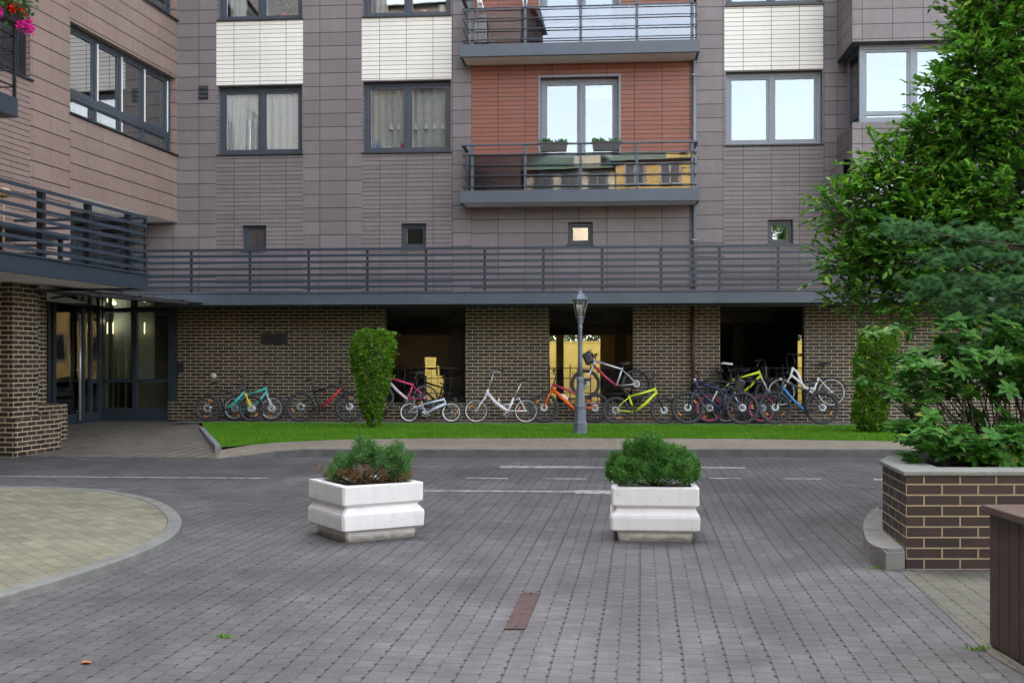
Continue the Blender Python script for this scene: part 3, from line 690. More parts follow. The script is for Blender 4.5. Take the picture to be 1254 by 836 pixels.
for hh in (hb, hb2):
    q = (uB+IN, hh[1], hh[2], hh[3]); mu = fu(1117.5, VY+RV)
    w_ = window(BLD, q, [(mu-q[0])/3.4, 2*(mu-q[0])/3.4+.02, .86], v=v_c, mat='frame_light', sill=False, fw=.1)
    interior(BLD, hh[0]+.9, hh[1]-.6, hh[2], hh[3], v_c+.1, 3)
    mb = MB(); mb.box(q[0]+.1, q[1]-.1, v_c+.004, v_c+.07, hh[2]+.2, hh[2]+.28); mb.build('transom', M_['frame_light'], w_)
    sm_ = MB(); x0, x1 = uB+IN+.002, uB+IN+.075; a0, a1 = v_c+.077, v_p
    for r_ in ((a0, a1, hh[2], hh[2]+.09), (a0, a1, hh[3]-.09, hh[3]), (a0, a0+.05, hh[2]+.09, hh[3]-.09), (a1-.05, a1, hh[2]+.09, hh[3]-.09), (a0+.05, a1-.05, hh[2]+.2, hh[2]+.28)): sm_.box(x0, x1, r_[0], r_[1], r_[2], r_[3])
    sw_ = sm_.build('window', M_['frame'], BLD)
    g = MB(); g.box(x0+.03, x0+.04, a0+.05, a1-.05, hh[2]+.28, hh[3]-.09); g.box(x0+.03, x0+.04, a0+.05, a1-.05, hh[2]+.09, hh[2]+.2); g.build('pane', M_['glass_mirror'], sw_)
    g = MB(); g.box(x0, x1-.02, a1+.002, -.022, hh[2]+.001, hh[3]-.001); g.build('side_panel', M_['frame_light'], BLD)
    g = MB(); g.box(x1+.02, x1+.03, a0+.1, a1, hh[2]+.02, hh[3]-.02); g.build('side_pale_backing', M_['curtain'], BLD)  # pale panel added behind the side pane to lighten it
hl = (uB+.16, uB+3.6, 4.95, 5.45); window(BLD, hl, [.33, .66], v=VY+.12, mat='frame_light', sill=False); interior(BLD, hl[0]+.3, hl[1], hl[2]+.3, hl[3], VY+.22, 2)
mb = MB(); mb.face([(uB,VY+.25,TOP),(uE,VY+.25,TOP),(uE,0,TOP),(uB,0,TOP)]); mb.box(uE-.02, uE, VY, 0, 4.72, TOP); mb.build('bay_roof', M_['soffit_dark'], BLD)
# vent in the wall beside the left wing
mb = MB(); h = hole(244,255,105.5,122); mb.box(h[0], h[1], -.03, .0, h[2], h[3])
for k in range(3): z = h[2]+.04+k*.1; mb.box(h[0]-.005, h[1]+.005, -.06, -.031, z, z+.035, mi=1)
mb.build('vent_grille', [M_['black'], M_['frame']], BLD)

# ---------------------------------------------------------------- left wing
WNG = tag(bpy.data.objects.new('left_wing', None), 'reddish brown wing of the block at left with ribbon windows, brick pillar and glazed entrance', 'building'); COL.objects.link(WNG); WNG.name = 'apartment_wing'; WNG.matrix_world = WR
b86, b38, bN = wb_(86), wb_(38), -40.0
zs0 = fz(217, 190); zs1 = W(86, 25.5)[1]; zs0 = W(86, 138)[1]; zo = W(150, 254.5)[1]
st1 = (b86, -.04, zs0, zs1); st2 = (b86, -.04, zs0+3.15, zs1+3.15)
zw0 = W(38, 98)[1]; wl1 = (b38-2.4, b38, zw0, zw0+2.3); wl2 = up(wl1, 3.15)
mb = MB(); mb.sheet(b86, .3, zo, TOP, [st1, st2], 0, .26, axis='a'); mb.build('panel_wall', M_['wing'], WNG, uvoff=(b86, zo-.02))
bj = wb_(37)
mb = MB(); mb.sheet(bj, b86, ZT1, TOP, [], 0, .26, axis='a'); mb.face([(0, b86, ZT1), (-2.6, b86, ZT1), (-2.6, b86, zo), (0, b86, zo)]); mb.build('panel_wall', M_['wing'], WNG, uvoff=(b86-.05, zo-.2))
mb = MB(); mb.sheet(bN, bj, ZT1, TOP, [wl1, wl2], 0, .26, axis='a'); mb.build('strip_tile_wall', M_['wing_thin'], WNG, uvoff=(bj, .05))
mb = MB(); mb.face([(0,b86,zo),(0,.3,zo),(-2.6,.3,zo),(-2.6,b86,zo)]); mb.build('overhang_soffit', M_['soffit'], WNG)
mb = MB(); mb.box(-.45, -.4, bN, b86, ZT1, TOP); mb.box(-12, -4, bN, .3, 0, TOP); mb.build('rear_wall', M_['room'], WNG)
for s in (st1, st2):
    sp_ = [(wb_(x, -.17)-s[0])/(s[1]-s[0]) for x in (116.5, 146.5, 174.5, 202.5)]
    # ribbon window: frames, sashes with white inner edges, low fixed lights below
    zt = s[2]+.42
    w_ = window(WNG, (s[0], s[1], zt, s[3]), sp_, v=.15, axis='a', sill=False, fw=.08, glassm='glass_mirror')
    w2 = window(WNG, (s[0], s[1], s[2], zt-.002), sp_, v=.15, axis='a', sill=True, fw=.07, sash=.03, glassm='glass_mirror')
    for f in sp_:
        mb = MB(); b = s[0]+(s[1]-s[0])*f; mb.box(-.148, -.125, b+.035, b+.055, zt+.09, s[3]-.1); mb.build('white_bead', M_['whiteplastic'], w_)
    mb = MB(); mb.box(-.27, -2.4, s[0]-.2, s[1]+.3, s[2]-.4, s[2]-.38); mb.box(-2.41, -2.43, s[0]-.2, s[1]+.3, s[2]-.4, s[3]+.4); mb.box(-.27, -2.4, s[0]-.2, s[1]+.3, s[3]+.38, s[3]+.4); mb.box(-.28, -2.4, s[0]-.2, s[0]-.18, s[2]-.4, s[3]+.4)
    mb.build('room', M_['room'], WNG)
    mb = MB(); mb.box(-.3, -.32, s[0]+(s[1]-s[0])*.66, s[0]+(s[1]-s[0])*.84, s[2]+.1, s[3]-.1); mb.build('roller_blind', M_['curtain'], WNG)
for h in (wl1, wl2):
    w_ = window(WNG, h, [.33, .66], v=.1, axis='a', mat='frame_dark', fw=.14)
    mb = MB(); mb.box(-.39, -.3, h[0]-.1, h[1]+.1, h[2]-.1, h[3]+.1); mb.build('roller_blind', M_['frame_dark'], WNG)
# recess under the overhang, dark glass on to the terrace
mb = MB(); mb.face([(-2.6,b86,ZT1),(-2.6,.3,ZT1),(-2.6,.3,zo),(-2.6,b86,zo)]); mb.build('recess_wall', flat('warm_timber', (.16,.10,.06), .6, 0, .3, 3), WNG)
for k in range(4):
    b0 = b86+.05+k*(abs(b86)-.1)/4; b1 = b86+.05+(k+1)*(abs(b86)-.1)/4
    window(WNG, (b0, b1-.02, ZT1+.02, zo-.02), [], v=1.3, axis='a', sill=False, mat='steel_dark', glassm='glass_dark')
# wing terrace with railing
AT = 2.6; bE = wb_(180, AT)
mb = MB(); mb.box(AT-.06, AT, bN, bE, ZT0, ZT1, bev=.004); mb.box(.002, AT-.061, bE-.06, bE, ZT0, ZT1); mb.box(.002, AT-.061, bN, bE-.061, ZT0+.07, ZT1-.01); mb.box(AT-.08, AT+.03, bN, bE+.02, ZT1+.002, ZT1+.03)
wt = mb.build('terrace', M_['steel_dark'], WNG)
mb = MB(); mb.box(.01, AT-.07, bN, bE-.07, ZT0+.03, ZT0+.06); mb.build('soffit', M_['soffit'], wt)
rl = MB()
for k in range(7):
    z = 3.09+k*.147
    rl.box(AT-.01, AT+.008, bN, bE, z-.026, z+.026, bev=.003); rl.box(.1, AT-.011, bE-.018, bE, z-.026, z+.026, bev=.003)
rl.build('railing', M_['steel_dark'], wt)
dbp = wb_(107, AT)-wb_(49.5, AT); b = wb_(161, AT)
while b > -12:
    mb = MB(); mb.box(AT-.11, AT-.012, b-.045, b+.045, ZT1-.15, 4.0, bev=.003); mb.build('post', M_['frame_dark'], wt); b -= dbp
mb = MB(); mb.box(AT-.04, AT-.012, bE-.05, bE-.002, ZT1-.15, 4.0); mb.build('post', M_['frame_dark'], wt)
# small upper balcony at the picture's left edge
ab = 2.3; be_ = wb_(22, ab); zb_ = W(10, 128, ab)[1]
mb = MB(); mb.box(0.002, ab, bN+20, be_, zb_-.14, zb_+.14, bev=.005)
sb_ = mb.build('balcony', M_['steel_dark'], WNG)
mb = MB()
for k in range(5): z = zb_+.3+k*.24; mb.tube([(ab-.03, bN+20, z), (ab-.03, be_-.04, z)], .012, 8); mb.tube([(ab-.03, be_-.04, z), (.05, be_-.04, z)], .012, 8)
mb.box(ab-.05, ab-.01, be_-.06, be_-.02, zb_+.14, zb_+1.35); mb.box(ab-.05, ab-.01, be_-.66, be_-.5, zb_+.14, zb_+1.35)
mb.build('railing', M_['frame_dark'], sb_)
BOXP = WR @ Vector((ab+.08, be_-.45, zb_+1.18))
# brick pillar under the wing with its plinth, and the entrance recess
bp0, bp1 = wb_(15, 1.24), wb_(47, 1.24)
mb = MB(); mb.box(-4, 1.24, bp0, bp1, 0, ZT0+.03)
mb.box(1.242, 1.47, bp0-.28, bp1+.28, 0, .6); mb.box(-4, 1.2415, bp0-.28, bp0-.002, 0, .598)
mb.box(-1.8, .25, bp1+.002, wb_(57, .25), 0, ZT0+.03); mb.box(.252, .52, bp1+.3, wb_(57,.25)+.25, 0, .72)
mb.build('brick_pillar', M_['brick'], WNG)
EA = -1.8; be0 = wb_(58, EA); 
mb = MB(); mb.box(EA-.2, EA, wb_(57,.25)-2, be0-.01, 0, ZT0); mb.build('entrance_wall', M_['brick'], WNG)
mb = MB(); mb.face([(EA-.1,-9,ZT0+.055),(1.3,-9,ZT0+.055),(1.3,.4,ZT0+.055),(EA-.1,.4,ZT0+.055)]); mb.build('entrance_ceiling', M_['soffit'], WNG)
# angled door leaf side (plane a = EA) and the glazed screen beside it (facade plane)
DZ0, DZ1 = .12, fz(170, 381.5)
en = empty('entrance_screen', WR); en.parent = WNG; en.matrix_local = Matrix.Identity(4)
bD = [be0, wb_(66, EA), wb_(101, EA), wb_(111, EA), wb_(122, EA)]
mb = MB()
for b in (bD[0]+.03, bD[1], bD[2]+.02, bD[3], bD[4]): mb.box(EA-.05, EA+.03, b-.05, b+.05, DZ0, DZ1+.1)
mb.box(EA-.051, EA+.031, bD[0], bD[4], DZ1+.1, ZT0+.05); mb.box(EA-.045, EA+.025, bD[0], bD[4], DZ0-.1, DZ0+.2); mb.box(EA-.044, EA+.024, bD[3], bD[4], .98, 1.06)
fr_ = mb.build('door', M_['steel_dark'], WNG)
mb = MB(); mb.box(EA-.02, EA-.008, bD[0]+.06, bD[4]-.04, DZ0+.2, DZ1+.1); mb.build('pane', M_['glass_dark'], fr_)
mb = MB(); bh = wb_(98, EA+.1); mb.tube([(EA+.1, bh, DZ0+.05), (EA+.1, bh, DZ1-.1)], .028, 12)
for z in (DZ0+.25, 1.3, DZ1-.3): mb.tube([(EA+.02, bh, z), (EA+.1, bh, z)], .012, 8)
mb.build('handle', flat('brushed_steel', (.6,.6,.6), .3, .6, .05, 8), fr_)
en_u = [fu(123), fu(165), fu(206.5), fu(216.5)]
mb = MB()
for a, b in ((en_u[0]-.05, en_u[0]+.08), (en_u[1]-.055, en_u[1]+.055), (en_u[2], en_u[3])): mb.box(a, b, -.02, .08, DZ0-.1, DZ1)
zt = fz(170, 466); mb.box(en_u[0]+.081, en_u[2], -.015, .075, DZ0-.1, DZ0+.28); mb.box(en_u[0]+.081, en_u[2], -.0155, .0755, zt-.04, zt+.04); mb.box(en_u[0]-.05, en_u[3], -.022, .082, DZ1, ZT0+.02)
sc_ = mb.build('glazed_screen', M_['steel_dark'], BLD)
mb = MB(); mb.box(en_u[0]+.08, en_u[2], .03, .042, DZ0+.28, zt-.04); mb.box(en_u[0]+.08, en_u[2], .03, .042, zt+.04, DZ1); mb.build('pane', M_['glass_dark'], sc_)
bpy.data.objects.remove(en)
# lobby behind the entrance glass
mb = MB(); x0, x1 = en_u[0]-3.2, en_u[3]-.05
mb.face([(x0,2.8,.11),(x1,2.8,.11),(x1,2.8,2.9),(x0,2.8,2.9)]); mb.face([(x1,.1,.11),(x1,2.8,.11),(x1,2.8,2.9),(x1,.1,2.9)]); mb.face([(x0,-3,2.75),(x1,.09,2.75),(x1,2.8,2.75),(x0,2.8,2.75)]); mb.face([(x0,-3.5,.11),(x0,2.8,.11),(x0,2.8,2.9),(x0,-3.5,2.9)])
mb.build('lobby_wall', flat('lobby_plaster', (.55,.54,.45), .8, 0, .12, 1.5), BLD)
mb = MB()
for x in (132, 139, 160, 184): mb.box(fu(x,1.2)-.05, fu(x,1.2)+.05, 1.15, 1.25, .11, 2.74)
mb.build('lobby_post', M_['curtain'], BLD)
mb = MB(); mb.box(en_u[0]+.1, fu(160,.5), .5, .53, zt-.02, DZ1); mb.box(fu(167,.5), fu(188,.5), .55, .58, zt-.02, DZ1); mb.build('lobby_pale_sheet', flat('pale_green_sheet', (.72,.78,.72), .8, 0, .1, 2), BLD)  # pale sheets added behind the upper panes to make them look lighter
mb = MB(); mb.box(en_u[0]+.1, en_u[2], .5, .9, .11, zt-.03); mb.build('lobby_dark_panel', M_['interior'], BLD)  # dark panel added so the lower panes stay dark
mb = MB(); mb.box(EA-.5, EA-.47, bD[1]-.1, bD[2]-.2, .4, DZ1+.1); mb.build('lobby_pale_sheet', flat('pale_door_sheet', (.7,.7,.6), .8, 0, .1, 2), WNG)  # pale sheet added behind the door glass to brighten it
lm, ln_, LL, lp_ = new_mat('lit_lobby_lamp'); lp_.inputs['Base Color'].default_value = (.9,.8,.6,1); lp_.inputs['Emission Color'].default_value = (1,.78,.45,1); lp_.inputs['Emission Strength'].default_value = .3
mb = MB()
for x in (131.5, 138.5, 177): mb.tube([(fu(x,.4), .4, 2.15), (fu(x,.4), .4, 2.42)], .014, 8)
mb.build('lobby_lamp', lm, BLD)
pl_ = bpy.data.lights.new('lobby_lamp_light', 'POINT'); pl_.energy = .14; pl_.color = (1, .86, .62); pl_.shadow_soft_size = .04
po = bpy.data.objects.new('lobby_lamp_light', pl_); COL.objects.link(po); po.location = FW(fu(140, .25), .25, 2.45)
# dark glass canopy over the entrance
k0, k1 = A(47, 357, 18.6), A(229, 372, 23.0); zc = 2.66
mb = MB(); c_ = [(k0.x, k0.y), (k1.x, k1.y), (k1.x-2.2, k1.y+2.2), (k0.x-1.2, k1.y+2.2)]
mb.prism(c_, zc, zc+.035); can = mb.build('canopy', glass('canopy_glass', .2, (.12, .16, .2)), WNG, WR.inverted())
mb = MB()
for t in (.0, .33, .66, .985):
    p = k0.lerp(k1, t); mb.tube([(p.x, p.y, zc+.06), (p.x-1.6, p.y+2.1, zc+.06)], .022, 8)
mb.tube([(k0.x, k0.y, zc-.02), (k1.x, k1.y, zc-.02)], .02, 8)
mb.build('support_bar', M_['frame_dark'], WNG, WR.inverted())
# fences in the openings
def fence(x0, x1, lab, wire=False):
    u0, u1 = fu(x0, .17)+.02, fu(x1, .17)-.02
    root = empty('railing_fence', FR @ Matrix.Translation((u0, .17, .535)), lab, 'fence', 'black railings in the passage openings')
    z = lambda y: fz((x0+x1)/2, y, .17)-.535
    mb = MB()
    for y in (450.5, 463, 481, 491): mb.tube([(0, 0, z(y)), (u1-u0, 0, z(y))], .009, 6)
    mb.build('rail', M_['black'], root)
    n = int((u1-u0)/.145)
    for i in range(n+1):
        q = (u1-u0)*i/n; m2 = MB(); m2.tube([(q, 0, 0), (q, 0, z(450.5) if i % 3 else z(446))], .0075 if i % 3 else .012, 6); m2.build('baluster', M_['black'], root)
    mb = MB()
    for i in range(0, n, 3):
        q = (u1-u0)*(i+.5)/n; mb.torus((q, 0, z(457)), .035, .005, 14, 6)
    mb.build('ring_ornament', M_['black'], root)
    if wire:
        mb = MB(); zt = z(408); zb = z(450)
        for i in range(int((u1-u0)/.06)+1): mb.box(i*.06-.0018, i*.06+.0018, .03, .034, zb, zt)
        for i in range(int((zt-zb)/.06)+1): mb.box(0, u1-u0, .034, .0376, zb+i*.06-.0018, zb+i*.06+.0018)
        mb.build('wire_mesh', M_['black'], root)
fence(470, 570, 'black railing with wire mesh in the opening behind the pink bicycle', True)
fence(672, 775, 'black railing in the opening behind the street lamp')
fence(882, 985, 'black railing in the dark opening behind the raised lime bicycle')
# yellow wall and hedge out in the yard beyond
VYW = 15.5
mb = MB(); mb.box(-8, 14, VYW, VYW+.25, 0, fz(710, 419.5, VYW)); mb.box(-8, 14, VYW-.03, VYW+.28, fz(710, 419.5, VYW), fz(710,419.5,VYW)+.05)
tag(mb.build('yard_wall', M_['yellow'], None, FR), 'bright yellow rendered yard wall seen through the passage openings', 'wall')
hroot = empty('yard_hedge', FR @ Matrix.Translation((3, VYW+1.0, 0)), 'sunlit yellow green hedge above the yellow yard wall beyond the passage', 'hedge')
k = 70000; P_ = np.c_[RNG.uniform(-9, 8, k), RNG.uniform(-.45, .6, k), RNG.uniform(1.2, 3.4, k)]; P_[:, 2] -= np.abs(np.sin(P_[:, 0]*3.1))*.15
V, Fc = leaf_arrays(P_, rnd_dirs(k)+[0,-.4,.4], rnd_dirs(k), RNG.uniform(.07,.13,k), RNG.uniform(.04,.07,k))
np_mesh('foliage', V, Fc, leafmat('hedge_leaf', (.022,.055,.006,1), (.06,.10,.012,1), .6, .1), hroot)
mb = MB()
for i in range(14): mb.tube([(-10.5+i*1.6, 0, -.02), (-10.4+i*1.6, .05, 2.4)], [.04, .012], 5)
mb.build('stems', M_['interior'], hroot)
# plates and fittings on the brick wall
h = hole(320,352.5,408,421)
mb = MB(); mb.box(h[0], h[1], -.03, -.001, h[2], h[3], bev=.004); mb.box(h[0]+.03, h[1]-.03, -.033, -.0305, h[2]+.03, h[3]-.03, mi=1)
tag(mb.build('wall_plate', [flat('dark_plate', (.022,.021,.02), .5), flat('dark_plate_face', (.016,.016,.016), .4)], None, FR), 'dark blank plate fixed high on the brick wall left of the topiary', 'plate')
h = hole(218.5,225.5,443,456)
mb = MB(); mb.box(h[0], h[1], -.05, -.001, h[2], h[3], bev=.006); mb.box(h[0]+.02, h[1]-.02, -.054, -.0505, h[2]+.12, h[3]-.03, bev=.002)
for i in range(3): mb.lathe([(.008, 0), (.008, .006)], (h[0]+.035+i*.025, -.05, h[2]+.06), 8, axis='y')
tag(mb.build('intercom', M_['black'], None, FR), 'small black intercom on the brick wall beside the glazed entrance', 'intercom')
c = F(261, 460, -.05)
mb = MB(); mb.lathe([(.0,0),(.055,0),(.07,.015),(.07,.035),(.05,.06),(.0,.07)], (c[0], 0, c[1]), 16, axis='y')
tag(mb.build('wall_light', flat('pale_cap', (.5,.5,.46), .4), None, FR), 'small pale round wall light on bricks above the leftmost bicycle', 'wall light')
mb = MB(); c = F(742, 381, .6); mb.lathe([(.03,0),(.05,-.02),(.07,-.1),(.06,-.12),(0,-.12)], (c[0], .6, 2.735), 14)
tag(mb.build('ceiling_lamp', M_['steel'], None, FR), 'small unlit ceiling lamp in the opening right of the street lamp', 'lamp')
def limb(mb, pts, r0, r1, seg=7):
    pts = smooth([Vector(p) for p in pts], 4); n = len(pts)
    mb.tube(pts, [r0+(r1-r0)*i/(n-1) for i in range(n)], seg)
bark = flat('bark', (.04,.034,.027), .9, 0, .4, 14, .6)
bark_red = flat('red_brown_bark', (.075,.045,.03), .9, 0, .4, 14, .6)
def spray_crown(blobs, ntw, per, twl, ll, lw, outward=.6, up=.25, surf=.55, seed=0):
    """leafy twigs spread through blobs (centre, radii); returns leaf arrays and twig segments"""
    Ps, Ds, Us, Ls, Ws, tw = [], [], [], [], [], []
    vol = np.array([b[1][0]*b[1][1]*b[1][2] for b in blobs])**.6; vol /= vol.sum()
    cnt = RNG.multinomial(ntw, vol)
    for (c, r), k in zip(blobs, cnt):
        d = rnd_dirs(k); rad = RNG.uniform(surf**3, 1, k)**(1/3)*RNG.uniform(.85, 1.12, k)
        base = np.array(c)+d*np.array(r)*rad[:, None]
        td = d*outward+rnd_dirs(k)*.55; td[:, 2] = td[:, 2]*.6+up*RNG.uniform(-.4, 1, k); td /= np.linalg.norm(td, axis=1, keepdims=True)
        tl = twl*RNG.uniform(.6, 1.3, k)
        for i in range(k):
            m = int(per*RNG.uniform(.6, 1.3)); t = np.linspace(.1, 1, m)
            side = np.cross(td[i], [0, 0, 1.]); side /= np.linalg.norm(side)+1e-9
            p = base[i]+td[i]*tl[i]*t[:, None]
            sg = np.where(np.arange(m) % 2, 1., -1.)[:, None]
            dd = td[i]*.75+side*sg*.75*(1.1-t[:, None]*.7)+RNG.normal(0, .22, (m, 3))
            Ps.append(p); Ds.append(dd); Us.append(np.tile([0, 0, 1.], (m, 1))+RNG.normal(0, .35, (m, 3)))
            Ls.append(ll*RNG.uniform(.45, 1.2, m)); Ws.append(lw*RNG.uniform(.75, 1.15, m))
            tw.append((base[i]-td[i]*tl[i]*.3, base[i]+td[i]*tl[i]))
    return leaf_arrays(np.concatenate(Ps), np.concatenate(Ds), np.concatenate(Us), np.concatenate(Ls), np.concatenate(Ws)), tw
def twig_mesh(tw, r, name, mat, par):
    V, Fc = [], []
    for a, b in tw:
        d = b-a; s = np.cross(d, [.3, .2, 1.]); s /= np.linalg.norm(s)+1e-9; q = np.cross(s, d); q /= np.linalg.norm(q)+1e-9
        o = len(V)
        for k in range(3): t = 2*PI*k/3; V.append(a+(s*math.cos(t)+q*math.sin(t))*r)
        for k in range(3): t = 2*PI*k/3; V.append(b+(s*math.cos(t)+q*math.sin(t))*r*.5)
        for k in range(3): Fc.append((o+k, o+(k+1)%3, o+3+(k+1)%3, o+3+k))
    return np_mesh(name, np.array(V), np.array(Fc), mat, par)

# ---------------------------------------------------------------- brick planter with shrubs at the right
PG = [(2.84,8.24),(2.96,9.13),(3.30,9.85),(3.95,10.5),(5.2,10.9),(9.5,11.2),(9.5,8.24)]
PG = [Vector((*p, 0)) for p in PG]; ZPL = .675
def offpoly(P_, d):
    n = len(P_); out = []
    for i in range(n):
        a, b, c = P_[i-1], P_[i], P_[(i+1)%n]
        n1 = Vector(((b-a).y, -(b-a).x, 0)).normalized(); n2 = Vector(((c-b).y, -(c-b).x, 0)).normalized()
        bis = (n1+n2); bis = bis/max(bis.length_squared/2, .3); out.append(b+bis*d)
    return out
sgn = 1 if sum(PG[i].x*PG[(i+1)%len(PG)].y-PG[(i+1)%len(PG)].x*PG[i].y for i in range(len(PG))) > 0 else -1
PIN, POUT = offpoly(PG, -sgn*.30), offpoly(PG, sgn*.025)
root = empty('brick_planter', Matrix.Translation((2.84, 8.24, 0)), 'raised dark brick planter with pale mortar and grey granite coping', 'planter')
T0 = Matrix.Translation((-2.84, -8.24, 0))
bm_ = MB(); n_ = len(PG)
for i in range(n_):
    a, b, ai, bi = PG[i], PG[(i+1)%n_], PIN[i], PIN[(i+1)%n_]
    bm_.face([(a.x,a.y,0),(b.x,b.y,0),(b.x,b.y,ZPL),(a.x,a.y,ZPL)]); bm_.face([(ai.x,ai.y,.3),(bi.x,bi.y,.3),(bi.x,bi.y,ZPL),(ai.x,ai.y,ZPL)])
ob = bm_.build('brick_wall', M_['brick_near'], root, T0, uvoff=(2.84+.0, .0))
# lay the bricks along each side's own length
uvl = ob.data.uv_layers['uv']; acc = [0]
for i in range(n_): acc.append(acc[-1]+(PG[(i+1)%n_]-PG[i]).length)
for p in ob.data.polygons:
    k = p.index//2
    for li in p.loop_indices:
        co = ob.data.vertices[ob.data.loops[li].vertex_index].co
        e = (PG[(k+1)%n_]-PG[k]).normalized(); s_ = (Vector((co.x, co.y, 0))-PG[k]).dot(e)
        uvl.data[li].uv = ((-s_ if k == n_-1 else s_)+(0 if k != n_-1 else (PG[0]-PG[-1]).length)+.26*7, co.z-.0)
m, n, L, p = new_mat('grey_granite'); g = nd(n, 'ShaderNodeNewGeometry').outputs['Position']
vo = nd(n, 'ShaderNodeTexVoronoi'); vo.inputs['Scale'].default_value = 170; L.new(g, vo.inputs['Vector'])
L.new(mixc(n, L, ramp(n, L, noise(n, L, g, 2.2, 4), .3, .7), mixc(n, L, vo.outputs['Color'], (.07,.07,.07,1), (.32,.31,.3,1)), (.14,.155,.13,1)), p.inputs['Base Color']); p.inputs['Roughness'].default_value = .55
mb = MB()
for i in range(n_):
    a, b, ai, bi = POUT[i], POUT[(i+1)%n_], PIN[i], PIN[(i+1)%n_]
    z0, z1 = ZPL, ZPL+.034
    mb.face([(a.x,a.y,z0),(b.x,b.y,z0),(b.x,b.y,z1),(a.x,a.y,z1)]); mb.face([(a.x,a.y,z1),(b.x,b.y,z1),(bi.x,bi.y,z1),(ai.x,ai.y,z1)]); mb.face([(ai.x,ai.y,z0),(ai.x,ai.y,z1),(bi.x,bi.y,z1),(bi.x,bi.y,z0)]); mb.face([(a.x,a.y,z0),(ai.x,ai.y,z0),(bi.x,bi.y,z0),(b.x,b.y,z0)])
ob = mb.build('granite_coping', m, root, T0, weld=True); bv = ob.modifiers.new('bevel', 'BEVEL'); bv.width = .008; bv.segments = 2; bv.limit_method = 'ANGLE'; bv.angle_limit = R(50)
soil = flat('dark_soil', (.035,.026,.018), .95, 0, .4, 12, .8)
mb = MB(); mb.face([(p.x, p.y, ZPL-.03) for p in PIN]); mb.build('soil', soil, root, T0)
# curved kerb stone at its left foot
kp = [G(1109,697.5), G(1085,698), G(1066,690), G(1058,676), G(1058,660), G(1066,646), G(1080,638)]
kq = smooth([Vector((*p, 0)) for p in kp[1:]], 3); poly = [(kp[0][0]-.005, kp[0][1])]+[(p.x, p.y) for p in kq]+[(2.945, 9.05), (2.832, 8.26)]
mb = MB(); mb.prism(poly, 0, .15, bev=.025); tag(mb.build('curved_kerb', flat('pale_kerb_concrete', (.165,.16,.15), .85, 0, .25, 5, .5)), 'weathered curved concrete kerb stone at the foot of the brick planter', 'kerb stone')
# rhododendron: whorls of leathery leaves at the ends of bare stems
M_['rhodo'] = leafmat('rhododendron_leaf', (.018,.095,.013,1), (.085,.235,.03,1), .42, .25, (.24,.28,.04,1), .04, .2, 4., .45)
root = empty('rhododendron_shrub', Matrix.Translation((4.3, 9.6, ZPL-.03)), 'large leathery leaved green shrub with bare stems in the brick planter', 'shrub')
iv = Matrix.Translation((-4.3, -9.6, -(ZPL-.03)))
def rz(px, py, y): return A(px, py, y)
wh = []
def addw(x0, x1, y0, y1, d0, d1, k):
    for _ in range(k): wh.append(rz(RNG.uniform(x0, x1), RNG.uniform(y0, y1), RNG.uniform(d0, d1)))
addw(1106,1300,425,485,9.2,10.6,230); addw(1050,1130,435,485,9.5,10.2,18); addw(1150,1300,385,430,9.5,10.6,100); addw(1095,1145,480,540,9.1,10.0,34)
addw(1110,1300,522,566,8.75,9.4,110); addw(1180,1330,500,545,9.2,10.3,26); addw(1300,1500,400,560,9.2,10.8,70); addw(1050,1110,398,412,10,10.6,7)
Ps, Ds, Us, Ls, Ws, stems = [], [], [], [], [], []
for c in wh:
    ax = np.array([RNG.normal(0, .35), RNG.normal(-.25, .35), 1.]); ax /= np.linalg.norm(ax)
    e1_ = np.cross(ax, [1, .2, 0]); e1_ /= np.linalg.norm(e1_); e2_ = np.cross(ax, e1_); m = RNG.integers(7, 12); ph = RNG.uniform(0, 6.28)
    for i in range(m):
        t = ph+i*2.4; el = RNG.uniform(-.15, .55)
        Ps.append(np.array(c)-ax*.02*i/m); Ds.append(e1_*math.cos(t)+e2_*math.sin(t)+ax*el); Us.append(ax); Ls.append(RNG.uniform(.085, .135)); Ws.append(RNG.uniform(.046, .062))
    if RNG.uniform() < .16: stems.append(c)
V, Fc = leaf_arrays(np.array(Ps), np.array(Ds), np.array(Us), np.array(Ls), np.array(Ws), .14, .18)
np_mesh('foliage', V, Fc, M_['rhodo'], root, iv)
mb = MB()
feet = [Vector((3.75+.32*i+RNG.normal(0,.05), 9.55+RNG.normal(0,.2), ZPL-.04)) for i in range(8)]
for c in stems:
    f = min(feet, key=lambda q: (Vector((q.x, q.y, 0))-Vector((c.x, c.y, 0))).length+RNG.uniform(0, .3))
    mid = f.lerp(c, .5)+Vector((RNG.normal(0,.05), RNG.normal(0,.05), -.02))
    limb(mb, [f, f.lerp(mid, .6)+Vector((RNG.normal(0,.03), 0, .03)), mid, c], .011, .004, 4)
mb.build('stems', bark, root, iv)
